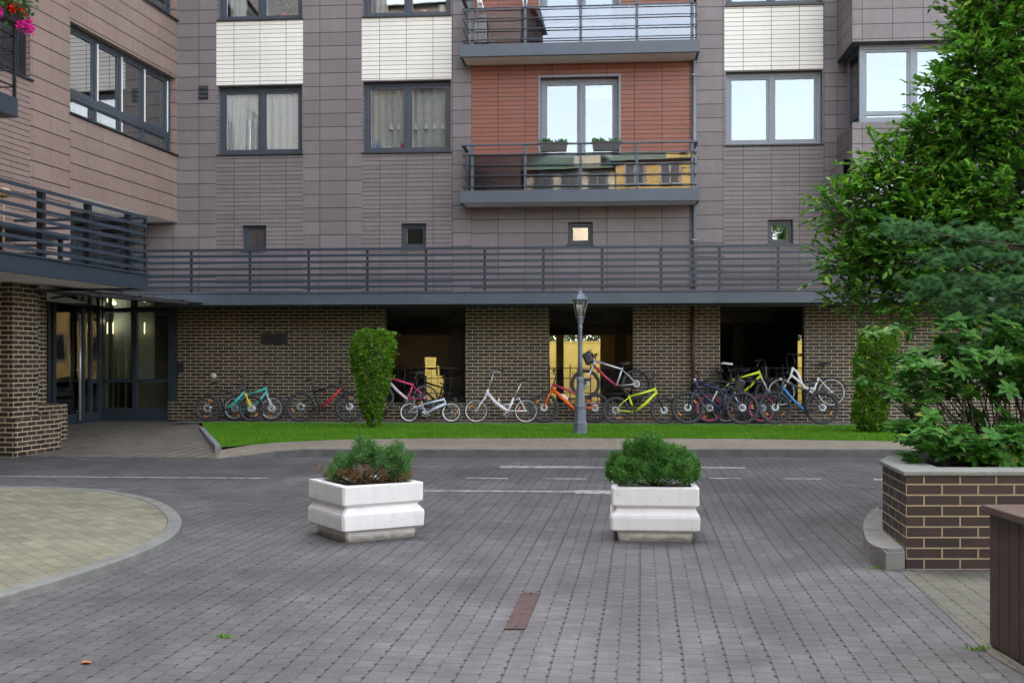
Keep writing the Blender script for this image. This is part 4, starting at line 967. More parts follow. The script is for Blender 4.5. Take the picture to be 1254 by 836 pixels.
# broad-leaved tree over the planter
def blob(px, py, y, r, q=.85): s = r; return (tuple(A(px, py, y)), (s, s*q, s*.82))
M_['tree'] = leafmat('tree_leaf', (.026,.135,.013,1), (.15,.37,.032,1), .42, .35, (.26,.40,.04,1), .07, .35, 3., .45)
YT = 12.6
tb = [blob(1262,40,YT,.66), blob(1112,205,YT-.1,.26), blob(1150,165,YT-.1,.26), blob(1075,205,YT,.16), blob(1045,262,YT-.2,.24), blob(1165,130,YT,.18), blob(1215,90,YT-.2,.42), blob(1245,150,YT-.4,.42), blob(1222,18,YT,.34), blob(1195,160,YT-.2,.42), blob(1190,112,YT+.1,.34), blob(1205,210,YT,.66), blob(1088,240,YT-.1,.34), blob(1100,325,YT,.48), blob(1034,322,YT-.2,.24), blob(1190,300,YT-.1,.8), blob(1240,250,YT-.5,.6), blob(1130,300,YT-.5,.42),
      blob(1310,150,YT+.3,.9), blob(1320,330,YT+.4,.8), blob(1178,22,YT+.2,.12), blob(1055,212,YT,.10), blob(1120,372,YT-.3,.24), blob(1034,365,YT-.3,.12), blob(1222,-50,YT+.3,.7), blob(1350,0,YT,.8), blob(1018,255,YT-.1,.14), blob(1140,185,YT,.24),
      blob(1190,55,YT,.24), blob(1078,172,YT+.1,.08), blob(1148,110,YT-.1,.12), blob(1070,290,YT-.1,.26), blob(1150,250,YT-.2,.4), blob(1060,352,YT,.22)]
troot = empty('broadleaf_tree', Matrix.Translation((5.95, 10.4, ZPL-.03)), 'tall green broad leaved tree overhanging the brick planter at right', 'tree')
tiv = Matrix.Translation((-5.95, -10.4, -(ZPL-.03)))
(V, Fc), tw = spray_crown(tb, 5200, 10, .26, .102, .048, .7, .3, .45)
np_mesh('crown', V, Fc, M_['tree'], troot, tiv)
twig_mesh(tw, .005, 'twigs', bark, troot)
bpy.context.view_layer.update(); troot.children[-1].matrix_local = tiv
mb = MB(); base = Vector((5.95, 10.4, ZPL-.04)); fork = Vector((5.7, 11.6, 2.3))
limb(mb, [base, (5.95, 10.7, 1.3), fork, (5.55, 12.5, 4.2), (5.4, 12.6, 6.3)], .12, .03, 10)
for c, r in tb: limb(mb, [fork.lerp(Vector((5.5,12.5,4.2)), RNG.uniform(0, .9)), Vector(c).lerp(fork, .45)+Vector((0, .1, .12)), c], .02, .006, 6)
mb.build('trunk', bark, troot, tiv)
# blue-green pine in front of it
M_['pine'] = leafmat('pine_needle', (.018,.075,.035,1), (.13,.30,.11,1), .6, .25, (.1,.2,.06,1), .06, .2, 6.5, .75)
proot = empty('pine_tree', Matrix.Translation((5.05, 10.2, ZPL-.03)), 'low blue green pine with flat needle pads under the broad leaved tree', 'tree')
piv = Matrix.Translation((-5.05, -10.2, -(ZPL-.03)))
YP = 10.1; pads = []
for px, py, sx, k in ((1125,283,52,34),(1180,285,50,30),(1090,275,20,8),(1165,315,48,30),(1215,310,45,26),(1245,290,40,22),(1150,345,45,28),(1205,345,55,36),(1250,350,50,30),(1185,372,60,32),(1245,385,55,30),(1135,352,30,16),(1330,330,70,50),(1320,380,70,44),(1330,280,60,34),(1225,400,40,14)):
    for _ in range(int(k*1.7)): pads.append(A(px+RNG.normal(0, sx*.5), py+RNG.normal(0, 5)+abs(RNG.normal(0, 4)), YP+RNG.normal(0, .3)))
Va = []; pads_n = np.array([list(p) for p in pads]); NN = 130
for p in pads_n:
    d = rnd_dirs(NN); d[:, 2] = np.abs(d[:, 2])*.9-.12; d[:, 0] *= 1.15; d /= np.linalg.norm(d, axis=1, keepdims=True); l = RNG.uniform(.028, .06, NN)[:, None]
    s = np.cross(d, [0.2, .9, .3]); s /= np.linalg.norm(s, axis=1, keepdims=True); b = p+d*.008
    Va.append(np.stack([b-s*.0034, b+s*.0034, b+d*l], 1))
V = np.concatenate(Va).reshape(-1, 3); np_mesh('foliage', V, np.arange(len(V)).reshape(-1, 3), M_['pine'], proot, piv)
mb = MB(); b0 = Vector((5.05, 10.2, ZPL-.04)); top = Vector((4.75, 10.15, 2.55))
limb(mb, [b0, (5.0, 10.15, 1.3), (4.85, 10.12, 1.9), top], .06, .02, 8)
for p in pads[::60]:
    a = b0.lerp(top, min(.98, max(.3, (p.z-.75)/1.9))); limb(mb, [a, a.lerp(p, .55)+Vector((0, 0, -.04)), p], .014, .004, 4)
mb.build('trunk', bark, proot, piv)
# brown timber box at the right edge
root = empty('timber_box', Matrix.Translation((2.515, 6.03, 0)), 'dark brown plank clad box with sloping lid at the right edge', 'box')
wood = flat('brown_stained_wood', (.050,.026,.021), .5, 0, .25, 9, .3)
mb = MB(); mb.box(.02, 1.5, -1.9, -.02, .0, .70); mb.build('carcass', wood, root)
for k in range(16):
    y = -1.9+k*.118
    mb = MB(); mb.box(-.002, .018, y, y+.114, .012, .70, bev=.003); mb.build('plank', wood, root)
mb = MB(); mb.box(.02, 1.5, -.019, -.002, .012, .7); mb.build('back_board', wood, root)
mb = MB(); mb.box(-.03, 1.54, -1.93, .03, .702, .742, bev=.008); mb.build('lid', flat('brown_lid', (.085,.05,.043), .45, 0, .2, 9, .2), root)

# fallen leaf and weeds at the kerbs
def tuft(px, py, k, sp, lab):
    x, y = G(px, py); P = np.c_[RNG.normal(0, sp, k), RNG.normal(0, sp*.6, k), np.full(k, -.002)]; D = rnd_dirs(k)*.8+[0, 0, 1.]
    V, Fc = leaf_arrays(P, D, rnd_dirs(k), RNG.uniform(.012, .034, k), RNG.uniform(.005, .011, k), .2, .3)
    tag(np_mesh('weed', V, Fc, M_['grass'], None, Matrix.Translation((x, y, .004))), lab, 'weed')
tuft(1076, 696, 40, .03, 'green weeds growing at the foot of the curved kerb stone'); tuft(1198, 796, 40, .03, 'weeds in the paving joint beside the brown timber box'); tuft(276, 781, 24, .018, 'small green weed tuft in the open paving at left foreground')
x, y = G(98, 813); V, Fc = leaf_arrays(np.array([[0,0,0.]]), np.array([[1,.4,.1]]), np.array([[0,0,1.]]), np.array([.06]), np.array([.04]), .3, .2)
tag(np_mesh('fallen_leaf', V, Fc, flat('orange_dead_leaf', (.35,.12,.03), .7), None, Matrix.Translation((x, y, .002))), 'single orange fallen leaf on the paving at lower left', 'leaf')

# ---------------------------------------------------------------- street lamp
lx, ly = G(710.5, 531.5, ZW)
root = empty('street_lamp', Matrix.Translation((lx, ly, ZW-.005)), 'old style silver grey post lamp with glass lantern on the lawn', 'street lamp')
grey = flat('silver_grey_cast_metal', srgb(104, 112, 122), .45, .25, .14, 10)
k_ = FPX/ly
def zz(py): return EYE+(HZ-py)/k_-ZW
mb = MB()
mb.lathe([(.15,0),(.15,.04),(.135,.05),(.135,.20),(.14,.21),(.135,.235),(.12,.24),(.105,zz(500)),(.112,zz(499)),(.112,zz(496)),(.10,zz(494)),(.068,zz(468)),(.074,zz(466.5)),(.074,zz(463)),(.055,zz(461))], seg=8, smooth=False, rot=PI/8)
mb.build('base', grey, root)
mb = MB(); mb.lathe([(.052,zz(462)),(.044,zz(440)),(.04,zz(402)),(.05,zz(400)),(.03,zz(398)),(.055,zz(394)),(.06,zz(392)),(.055,zz(390)),(.075,zz(388.2))], seg=14); mb.build('post', grey, root)
mb = MB(); zc0, zc1 = zz(388), zz(367)
mb.lathe([(.078, zc0-.02),(.085, zc0-.01),(.08, zc0+.004)], seg=6, smooth=False)
for k in range(6):
    t = k*PI/3; mb.tube([(.078*math.cos(t), .078*math.sin(t), zc0), (.135*math.cos(t), .135*math.sin(t), zc1)], .008, 5)
mb.lathe([(.15, zc1-.002),(.165, zc1+.012),(.15,zc1+.03),(.10,zz(361)),(.06,zz(359)),(.062,zz(358)),(.035,zz(356.5)),(.02,zz(355)),(.026,zz(354)),(.012,zz(353)),(.004,zz(350.5))], seg=6, smooth=False)
lan = mb.build('lantern', grey, root)
mb = MB()
for k in range(6):
    t, s = k*PI/3, (k+1)*PI/3; q = [(r*math.cos(x), r*math.sin(x), z) for r, x, z in ((.074,t,zc0),(.074,s,zc0),(.129,s,zc1-.004),(.129,t,zc1-.004))]; mb.face(q)
mb.build('pane', glass('lantern_glass', .16, (.72, .66, .58)), lan)
mb = MB(); mb.lathe([(.012,zc0),(.014,zc0+.07),(.03,zc0+.1),(.036,zc0+.15),(.02,zc0+.2),(.004,zc0+.215)], seg=10); mb.build('bulb', flat('white_bulb', (.8,.8,.78), .25), lan)

# ---------------------------------------------------------------- concrete planters with junipers
wpaint = None
m, n, L, p = new_mat('white_painted_concrete'); g = nd(n, 'ShaderNodeNewGeometry').outputs['Position']
ob_ = nd(n, 'ShaderNodeTexCoord').outputs['Object']; sp = nd(n, 'ShaderNodeSeparateXYZ'); L.new(ob_, sp.inputs[0])
low = ramp(n, L, mathn(n, L, 'MULTIPLY_ADD', noise(n, L, g, 9, 6, .7), .16, sp.outputs[2]), .09, .2)
chip = ramp(n, L, noise(n, L, g, 13, 7, .75), .33, .38)
c = mixc(n, L, low, (.5,.5,.49,1), (.69,.695,.70,1)); c = mixc(n, L, ramp(n, L, noise(n, L, g, 3, 6, .7), .35, .7), (.74,.745,.74,1), c, 'MULTIPLY') if False else c
c = mixc(n, L, chip, (.48,.47,.44,1), c)
mp = nd(n, 'ShaderNodeMapping'); mp.inputs['Scale'].default_value = (9, 9, .7); L.new(g, mp.inputs['Vector'])
c = mixc(n, L, mathn(n, L, 'MULTIPLY', ramp(n, L, noise(n, L, mp.outputs[0], 1, 5, .65), .5, .8), .4), c, (.5,.49,.45,1))
c = mixc(n, L, ramp(n, L, mathn(n, L, 'MULTIPLY_ADD', noise(n, L, g, 14, 5, .7), .09, sp.outputs[2]), .06, .10), (.2,.19,.165,1), c)
L.new(c, p.inputs['Base Color']); p.inputs['Roughness'].default_value = .55; bump(n, L, p, noise(n, L, g, 45, 6, .65), .35, .006); wpaint = m
def square_loft(mb, prof, seg_chip=0):
    rings = []
    for s, z in prof:
        h = s/2; c = .018; r = []
        for sx, sy in ((1,1),(-1,1),(-1,-1),(1,-1)):
            q = [(sx*(h-c), sy*h), (sx*h, sy*(h-c))]
            if sx*sy > 0: q = q[::-1]
            r += q
        rings.append([mb.bm.verts.new((x+RNG.normal(0,.0018), y+RNG.normal(0,.0018), z+RNG.normal(0,.0012))) for x, y in r])
    for a, b in zip(rings, rings[1:]):
        k = len(a)
        for i in range(k): mb.bm.faces.new((a[i], a[(i+1)%k], b[(i+1)%k], b[i]))
    mb.bm.faces.new(rings[0][::-1]); mb.bm.faces.new(rings[-1])
def concrete_planter(loc, rot, lab, sc=1.):
    root = empty('concrete_planter', Matrix.Translation(loc) @ Matrix.Rotation(rot, 4, 'Z') @ Matrix.Scale(sc, 4), lab, 'planter', 'white concrete planters on the paving')
    mb = MB(); square_loft(mb, [(.615,-.003),(.62,.06),(.635,.085)]); mb.build('foot', wpaint, root)
    mb = MB()
    square_loft(mb, [(.69,.086),(.735,.1),(.74,.20),(.735,.222),(.665,.268),(.66,.278),(.70,.298),(.725,.306),(.725,.445),(.715,.455),(.62,.456),(.605,.445),(.595,.40)])
    ob = mb.build('bowl', wpaint, root)
    bv = ob.modifiers.new('bevel', 'BEVEL'); bv.width = .006; bv.segments = 2; bv.limit_method = 'ANGLE'; bv.angle_limit = R(25)
    mb = MB(); mb.face([(x*.303, y*.303, .425) for x, y in ((-1,-1),(1,-1),(1,1),(-1,1))]); mb.build('soil', soil, root)
    return root
# left one is turned, right one square to the view
b0 = Vector((*G(426, 664), 0)); bl = Vector((*G(387, 652.6), 0)); br = Vector((*G(509, 656.4), 0))
ctr = (bl+br)/2; rotL = math.atan2((br-b0).y, (br-b0).x)
pc = [G(758, 663), G(854, 663)]
cR = Vector(((pc[0][0]+pc[1][0])/2, pc[0][1]+.31, 0))
concrete_planter(ctr, rotL, 'white concrete planter turned cornerwise, with a sparse juniper browning below', 1.035)
concrete_planter(cR, R(-4.9), 'white concrete planter set square, with a dense green spreading juniper')
def juniper(root, P0, sprays, mats, name='foliage', iv=None):
    """sprays: list of (tip, start, size, material index)"""
    Va, MI = [], []
    for a, b, s, mi in sprays:
        a, b = np.array(a), np.array(b); d = b-a; ln = np.linalg.norm(d); d /= ln+1e-9
        k = int(150*s); t = RNG.uniform(.25, 1.05, k)[:, None]
        rad = .035*(1.15-t*.75)*s**.5
        pp = a+d*ln*t+RNG.normal(0, 1, (k, 3))*rad
        nd_ = d*.9+rnd_dirs(k)*.75; nd_ /= np.linalg.norm(nd_, axis=1, keepdims=True)
        l = RNG.uniform(.014, .032, k)[:, None]; sd = np.cross(nd_, rnd_dirs(k)); sd /= np.linalg.norm(sd, axis=1, keepdims=True)
        Va.append(np.stack([pp-sd*.0036, pp+sd*.0036, pp+nd_*l], 1)); MI.append(np.full(k, mi))
    V = np.concatenate(Va).reshape(-1, 3)
    return np_mesh(name, V, np.arange(len(V)).reshape(-1, 3), mats, root, iv, mi=np.concatenate(MI))
M_['jun'] = leafmat('juniper_needle', (.028,.12,.03,1), (.13,.30,.075,1), .6, .2, (.12,.2,.06,1), .1, .25, 22., .6)
M_['jun2'] = leafmat('juniper_needle_dense', (.022,.105,.02,1), (.12,.31,.05,1), .6, .2, (.1,.2,.05,1), .08, .25, 20., .65)
M_['jun_brown'] = leafmat('dead_juniper_needle', (.17,.085,.04,1), (.24,.14,.06,1), .7, .1)
# left juniper: clumps on a short gnarled trunk, brown needles low down
dL = ctr.y
root = empty('juniper_bush', Matrix.Translation((ctr.x, ctr.y, .42)), 'sparse juniper with three green clumps and brown lower twigs in the left planter', 'shrub', 'junipers in the white planters')
iv = Matrix.Translation((-ctr.x, -ctr.y, -.42))
base = Vector((ctr.x+.02, ctr.y, .42)); sp_, mb = [], MB()
cl = [(452,548,13,30,0),(436,556,14,24,0),(425,562,12,20,0),(413,566,11,20,0),(485,552,13,28,0),(495,562,13,26,0),(474,560,12,20,0),(460,558,12,18,0),(488,576,10,16,0),(405,577,8,14,2),(500,576,7,10,0),(432,578,12,20,2),(488,578,12,22,2),(410,580,9,14,2),(470,580,12,16,2),(448,581,10,12,2),(440,540,7,8,0)]
for px, py, sr, k, mi in cl:
    for _ in range(int(k*.68)):
        tip = A(px+RNG.normal(0, sr*.62), py+RNG.normal(0, sr*.5), dL+RNG.normal(0, .12))
        st = A(px, py+6, dL).lerp(base, .12); d_ = (tip-st); q = tip-d_.normalized()*RNG.uniform(.07, .13) if d_.length > .01 else st
        sp_.append((q, tip, RNG.uniform(.5, 1.0), 1 if (mi == 2 and RNG.uniform() < .75) else 0))
    c = A(px, py+3, dL); limb(mb, [base+Vector((RNG.normal(0,.015), 0, 0)), base.lerp(c, .45)+Vector((RNG.normal(0,.02), RNG.normal(0,.03), -.015)), c], .012, .004, 5)
juniper(root, None, sp_, [M_['jun'], M_['jun_brown']], iv=iv); mb.build('branches', bark_red, root, iv)
dR = cR.y
root = empty('juniper_bush', Matrix.Translation((cR.x, cR.y, .42)), 'dense dark green juniper spreading over the right planter', 'shrub', 'junipers in the white planters')
iv = Matrix.Translation((-cR.x, -cR.y, -.42)); base = Vector((cR.x, cR.y, .42)); sp_, mb = [], MB()
bumps = RNG.normal(0, 1, 40)
for i in range(560):
    t = RNG.uniform(-1, 1); px = 799+t*56; ytop = 538+abs(t)**1.9*30+bumps[int((t+1)*19.9)]*4.5; py = ytop+abs(RNG.normal(0, 13))+1
    if py > 584: py = RNG.uniform(ytop, 584)
    tip = A(px, py, dR+RNG.uniform(-.30, .2)*(1.15-abs(t))); st = base.lerp(tip, .55)+Vector((0, 0, -.06)); d_ = tip-st
    sp_.append((tip-d_.normalized()*RNG.uniform(.07, .14), tip, RNG.uniform(.45, .95), 0))
    if i % 22 == 0: limb(mb, [base, base.lerp(tip, .5)+Vector((0, 0, -.03)), tip], .009, .003, 4)
for i in range(130):
    t = RNG.uniform(-.95, .95); tip = A(799+t*50, 583-RNG.uniform(0, 22), dR-.28+RNG.normal(0, .05)); q = tip-Vector((t*.05, -.05, .05)).normalized()*.09
    sp_.append((q, tip, RNG.uniform(.4, .8), 0))
juniper(root, None, sp_, [M_['jun2']], iv=iv); mb.build('branches', bark_red, root, iv)

# ---------------------------------------------------------------- clipped column shrubs on the lawn
M_['box'] = leafmat('yew_leaf', (.06,.19,.012,1), (.20,.40,.03,1), .5, .32, (.4,.3,.05,1), .04, .25)
def column(px, py, prof, lab, yd, n=8000):
    """prof: list of (row in the picture, half width in pixels, centre offset)"""
    root = empty('column_shrub', Matrix.Translation((*G(px, py, ZW), ZW)), lab, 'shrub', 'clipped column shrubs on the lawn'); x0, y0, _ = root.matrix_world.translation
    k = FPX/y0; ys_ = np.array([q[0] for q in prof]); hw = np.array([q[1] for q in prof]); cx = np.array([q[2] for q in prof])
    yy = RNG.uniform(ys_.min(), ys_.max(), n); h = np.interp(yy, ys_, hw)/k; c = np.interp(yy, ys_, cx)/k
    keep = RNG.uniform(0, h.max(), n) < h+.03; yy, h, c = yy[keep], h[keep], c[keep]; n = len(yy)
    t = RNG.uniform(0, 2*PI, n); lump = .93+.10*np.sin(t*3+yy*.11)+.09*np.sin(t*7-yy*.23+1)+.07*np.sin(t*4+yy*.6)
    r = h*lump*RNG.uniform(.45, 1, n)**.35*np.where(RNG.uniform(size=n) < .06, 1.1, 1)
    P = np.c_[c+r*np.cos(t), r*np.sin(t)*.95, EYE+(HZ-yy)/k-ZW]
    D = np.c_[np.cos(t), np.sin(t), np.full(n, .35)]+rnd_dirs(n)*.8
    V, Fc = leaf_arrays(P, D, np.tile([0,0,1.], (n,1))+rnd_dirs(n)*.5, RNG.uniform(.05,.095,n), RNG.uniform(.03,.05,n), .2, .1)
    np_mesh('foliage', V, Fc, M_['box'], root)
    mb = MB(); zt = EYE+(HZ-ys_.min())/k-ZW; limb(mb, [(0,0,-.02), (.01,0,.3), (cx[0]/k*.6,.01,zt*.8)], .05, .015, 8)
    for _ in range(26):
        z = RNG.uniform(.1, .8)*zt; a = RNG.uniform(0, 6.28); limb(mb, [(0,0,z*.8), (.08*math.cos(a), .08*math.sin(a), z), (.2*math.cos(a), .2*math.sin(a), z+.15)], .01, .004, 4)
    mb.build('stem', bark, root)
column(455, 524.5, [(404,14,3),(409,23,2),(420,27,1),(440,26,1),(460,23,1),(480,18,1),(500,13,1),(512,9,2),(523,4,2)], 'clipped green column shrub, wider at the top, behind the left planter', 0)
column(1068, 530, [(404,20,8),(420,24,6),(440,24,4),(460,22,2),(480,20,0),(500,21,-2),(515,20,-2),(525,15,-1),(530,8,0)], 'narrow green column shrub with reddish leaves left of the brick planter', 0, 8500)

# ---------------------------------------------------------------- things at the windows and balconies
def pot_thing(name, u, v, z, prof, mat, lab, cat, grp=None, seg=16):
    mb = MB(); mb.lathe(prof, (0,0,0), seg); o = mb.build(name, mat, None, FR @ Matrix.Translation((u, v, z))); return tag(o, lab, cat, grp)
V0 = -.78
for (x0, x1), lab in (((661,695), 'left grey window box with small green plants on the lower balcony rail'), ((725,760), 'right grey window box with small green plants on the lower balcony rail')):
    a, b = fu(x0, V0-.08), fu(x1, V0-.08); zt_ = fz(700, 174.5, V0-.1)
    root = empty('window_box', FR @ Matrix.Translation((a, V0-.11, zt_-.2)), lab, 'window box', 'window boxes on the lower balcony')
    mb = MB(); ln = b-a
    rings = []
    vv = [[(.03,-.06,0),(ln-.03,-.06,0),(ln-.03,.06,0),(.03,.06,0)], [(0,-.085,.2),(ln,-.085,.2),(ln,.085,.2),(0,.085,.2)]]
    lo = [mb.bm.verts.new(q) for q in vv[0]]; hi = [mb.bm.verts.new(q) for q in vv[1]]
    mb.bm.faces.new(lo[::-1])
    for i in range(4): mb.bm.faces.new((lo[i], lo[(i+1)%4], hi[(i+1)%4], hi[i]))
    mb.face([(.01,-.075,.185),(ln-.01,-.075,.185),(ln-.01,.075,.185),(.01,.075,.185)]); mb.box(-.012, ln+.012, -.1, -.08, .175, .2); mb.box(-.012, ln+.012, .08, .1, .175, .2)
    mb.build('trough', flat('grey_plastic', (.055,.052,.055), .5, 0, .15, 8), root)
    mb = MB(); mb.box(.08, .1, .1, .125, .12, .26); mb.box(ln-.1, ln-.08, .1, .125, .12, .26); mb.build('hook', M_['black'], root)
    n = 70; cl = RNG.choice([.12, ln-.12, .2], n)
    P = np.c_[cl+RNG.normal(0,.05,n), RNG.normal(0,.03,n), np.full(n,.19)]; D = np.c_[RNG.normal(0,.6,n), RNG.normal(0,.6,n), np.ones(n)]
    V, Fc = leaf_arrays(P, D, np.tile([0,1.,.2],(n,1)), RNG.uniform(.05,.13,n), RNG.uniform(.025,.045,n))
    np_mesh('plants', V, Fc, leafmat('balcony_plant', (.03,.12,.03,1), (.06,.2,.06,1)), root)
# flowers hanging from the balcony at the top left
o_ = empty('flower_box', Matrix.Translation(BOXP) @ Matrix.Rotation(-WA, 4, 'Z'), 'window box of red and pink geraniums on the dark balcony at top left', 'window box')
mb = MB(); mb.box(-.09, .09, -1.6, .38, -.05, .12, bev=.01); mb.build('trough', M_['black'], o_)
n = 700; P = np.c_[RNG.normal(.02,.13,n), RNG.uniform(-1.6,.42,n), .12+RNG.normal(.06,.11,n)]; D = rnd_dirs(n)+[.3,0,.5]
V, Fc = leaf_arrays(P, D, rnd_dirs(n), RNG.uniform(.05,.09,n), RNG.uniform(.04,.07,n)); np_mesh('foliage', V, Fc, leafmat('geranium_leaf', (.02,.1,.02,1), (.06,.2,.04,1)), o_)
for nm, colr, cs in (('red_flower_cluster', (.75,.02,.01), [(.05,.12,.22),(.08,-.15,.25),(.04,-.4,.2),(.1,-.02,.1),(.1,-.75,.2),(.1,-1.1,.2),(.09,.22,.14)]), ('pink_flower_cluster', (.85,.04,.42), [(.12,.36,.06),(.1,.30,-.03),(.14,.40,-.07),(.1,.2,-.06),(.1,-.3,-.02)])):
    pm = leafmat(nm.replace('_flower_cluster','_petal'), (*[x*.85 for x in colr],1), (*colr,1), .6, .3)
    for c_ in cs:
        P = np.array(c_)+RNG.normal(0,.028,(110,3)); V, Fc = leaf_arrays(P, rnd_dirs(110)+[.4,-.3,.3], rnd_dirs(110), RNG.uniform(.025,.045,110), RNG.uniform(.025,.04,110)); np_mesh(nm, V, Fc, pm, o_)
# ornaments and pots on the sills
gz = wB1[2]+.10
blue = flat('blue_glass', (.03,.25,.55), .15, 0, .1, 5); whitec = flat('white_ceramic', (.78,.78,.76), .3, 0, .05, 5); redc = flat('red_ceramic', (.45,.03,.03), .3)
P1 = [(.03,0),(.05,.03),(.055,.09),(.025,.14),(.03,.17)]
pot_thing('ornament', fu(457,.33), .33, gz, P1, blue, 'short blue glass ornament on the sill, left of its taller twin', 'ornament', 'ornaments behind the sheer curtain window')
pot_thing('ornament', fu(464,.33), .33, gz, [(.03,0),(.055,.04),(.06,.12),(.025,.18),(.03,.23)], blue, 'taller blue glass ornament on the sill of the sheer curtained window', 'ornament', 'ornaments behind the sheer curtain window')
pot_thing('ornament', fu(476,.33), .33, gz, [(.11,0),(.11,.03),(.08,.09),(.03,.11)], whitec, 'white dome shaped ornament on the sill beside the blue ones', 'ornament', 'ornaments behind the sheer curtain window')
pot_thing('ornament', fu(493,.33), .33, gz, [(.03,0),(.045,.05),(.05,.12),(.02,.17)], redc, 'small red ornament on the sill beside the white dome', 'ornament', 'ornaments behind the sheer curtain window')
bell = [(.055,0),(.05,.02),(.035,.08),(.022,.12),(.012,.14)]
for x, wd_ in ((479,'first'),(488,'second'),(509,'first'),(522,'second'),(532,'third'),(543,'fourth')):
    pane_ = 'left' if x < 497 else 'right'
    pot_thing('hanging_bell', fu(x,.31), .31, fz(x,159,.31), bell, whitec, f'{wd_} white bell hanging behind the {pane_} pane of the ornament window', 'bell', 'white bells behind the sheer curtains', 10)
gz = wB2[2]+.1
potp = [(.06,0),(.085,.15),(.09,.16),(.08,.16)]
pot_thing('flower_pot', fu(519,.33), .33, gz, [(.05,0),(.07,.12),(.075,.13),(.06,.13)], flat('ochre_pot', (.42,.33,.18), .6), 'small ochre flower pot on the upper window sill beside a white pot', 'pot')
pot_thing('flower_pot', fu(542,.33), .33, gz, [(.075,0),(.1,.2),(.11,.21),(.09,.21)], whitec, 'white flower pot at the right end of the upper window sill', 'pot')
root = empty('house_plant', FR @ Matrix.Translation((fu(350,.36), .36, wA2[2]+.1)), 'leafy green house plant behind the upper left window', 'plant')
mb = MB(); mb.lathe([(.07,0),(.09,.14),(.08,.14)], (0,0,0), 14); mb.build('pot', redc, root)
n = 160; P = np.c_[RNG.normal(0,.12,n), RNG.normal(0,.04,n), RNG.uniform(.14,.42,n)]; V, Fc = leaf_arrays(P, rnd_dirs(n)+[0,0,.4], rnd_dirs(n), RNG.uniform(.08,.16,n), RNG.uniform(.04,.06,n)); np_mesh('foliage', V, Fc, leafmat('house_plant_leaf', (.05,.2,.03,1), (.12,.3,.05,1)), root)
# white stepladder and clothes airer on the upper balcony
root = empty('stepladder', FR @ Matrix.Translation((fu(582,-.5), -.5, zf2)), 'white folded stepladder leaning at the left end of the upper balcony', 'stepladder')
mb = MB()
for x, dx in ((-.02,.42),(-.06,.36)): mb.tube([(dx, -.1+.1*(x<-.05), 0), (dx-.42, -.02, 1.5)], .03, 8)
mb.tube([(.06,0,0),(.06,.05,1.5)], .022, 8); mb.build('frame', M_['whiteplastic'], root)
for k in range(4):
    mb = MB(); t = .2+k*.22; mb.box(.36-.42*t-.02, .42-.42*t+.02, -.12, .02, 1.5*t, 1.5*t+.02); mb.build('step', M_['whiteplastic'], root)
root = empty('clothes_airer', FR @ Matrix.Translation((fu(642,-.45), -.45, zf2)), 'white folding clothes airer on the upper balcony by the second post', 'clothes airer')
for y in (-.12,.12): mb = MB(); mb.tube([(-.1,y,0),(.08,y,1.3)], .016, 8); mb.tube([(.12,y,0),(-.06,y,1.3)], .016, 8); mb.build('frame', M_['whiteplastic'], root)
mb = MB()
for z in (.25, .35, 1.25): mb.tube([(-.2,-.12,z),(.2,-.12,z)], .012, 6); mb.tube([(-.2,.12,z),(.2,.12,z)], .012, 6)
mb.build('bar', M_['whiteplastic'], root)
# pale wooden globe and dark awning seen through the wing's terrace rail
p = WR @ Vector((2.15, wb_(4, 2.15), W(4, 236, 2.15)[1]))
mb = MB(); mb.lathe([(.0,-.07),(.06,-.065),(.1,-.035),(.11,0),(.1,.035),(.06,.065),(0,.07)], (0,0,0), 18); mb.tube([(0,0,-.06),(0,0,-(p.z-ZT1))], .02, 8)
tag(mb.build('terrace_light', flat('tan_globe', (.4,.27,.15), .5), None, Matrix.Translation(p)), 'tan rounded terrace light behind the railing at the left edge', 'light')
p = WR @ Vector((1.6, wb_(20, 1.6), ZT1))
root = empty('terrace_table', Matrix.Translation(p) @ Matrix.Rotation(-WA, 4, 'Z'), 'low dark blue terrace table behind the slatted railing at left', 'table')
mb = MB(); mb.box(-.6,.6,-1.6,.5,.42,.5, bev=.01); mb.build('tabletop', M_['steel_dark'], root)
for x, y in ((-.5,-1.5),(.5,-1.5),(-.5,.4),(.5,.4)): mb = MB(); mb.box(x-.03,x+.03,y-.03,y+.03,0,.42); mb.build('leg', M_['steel_dark'], root)

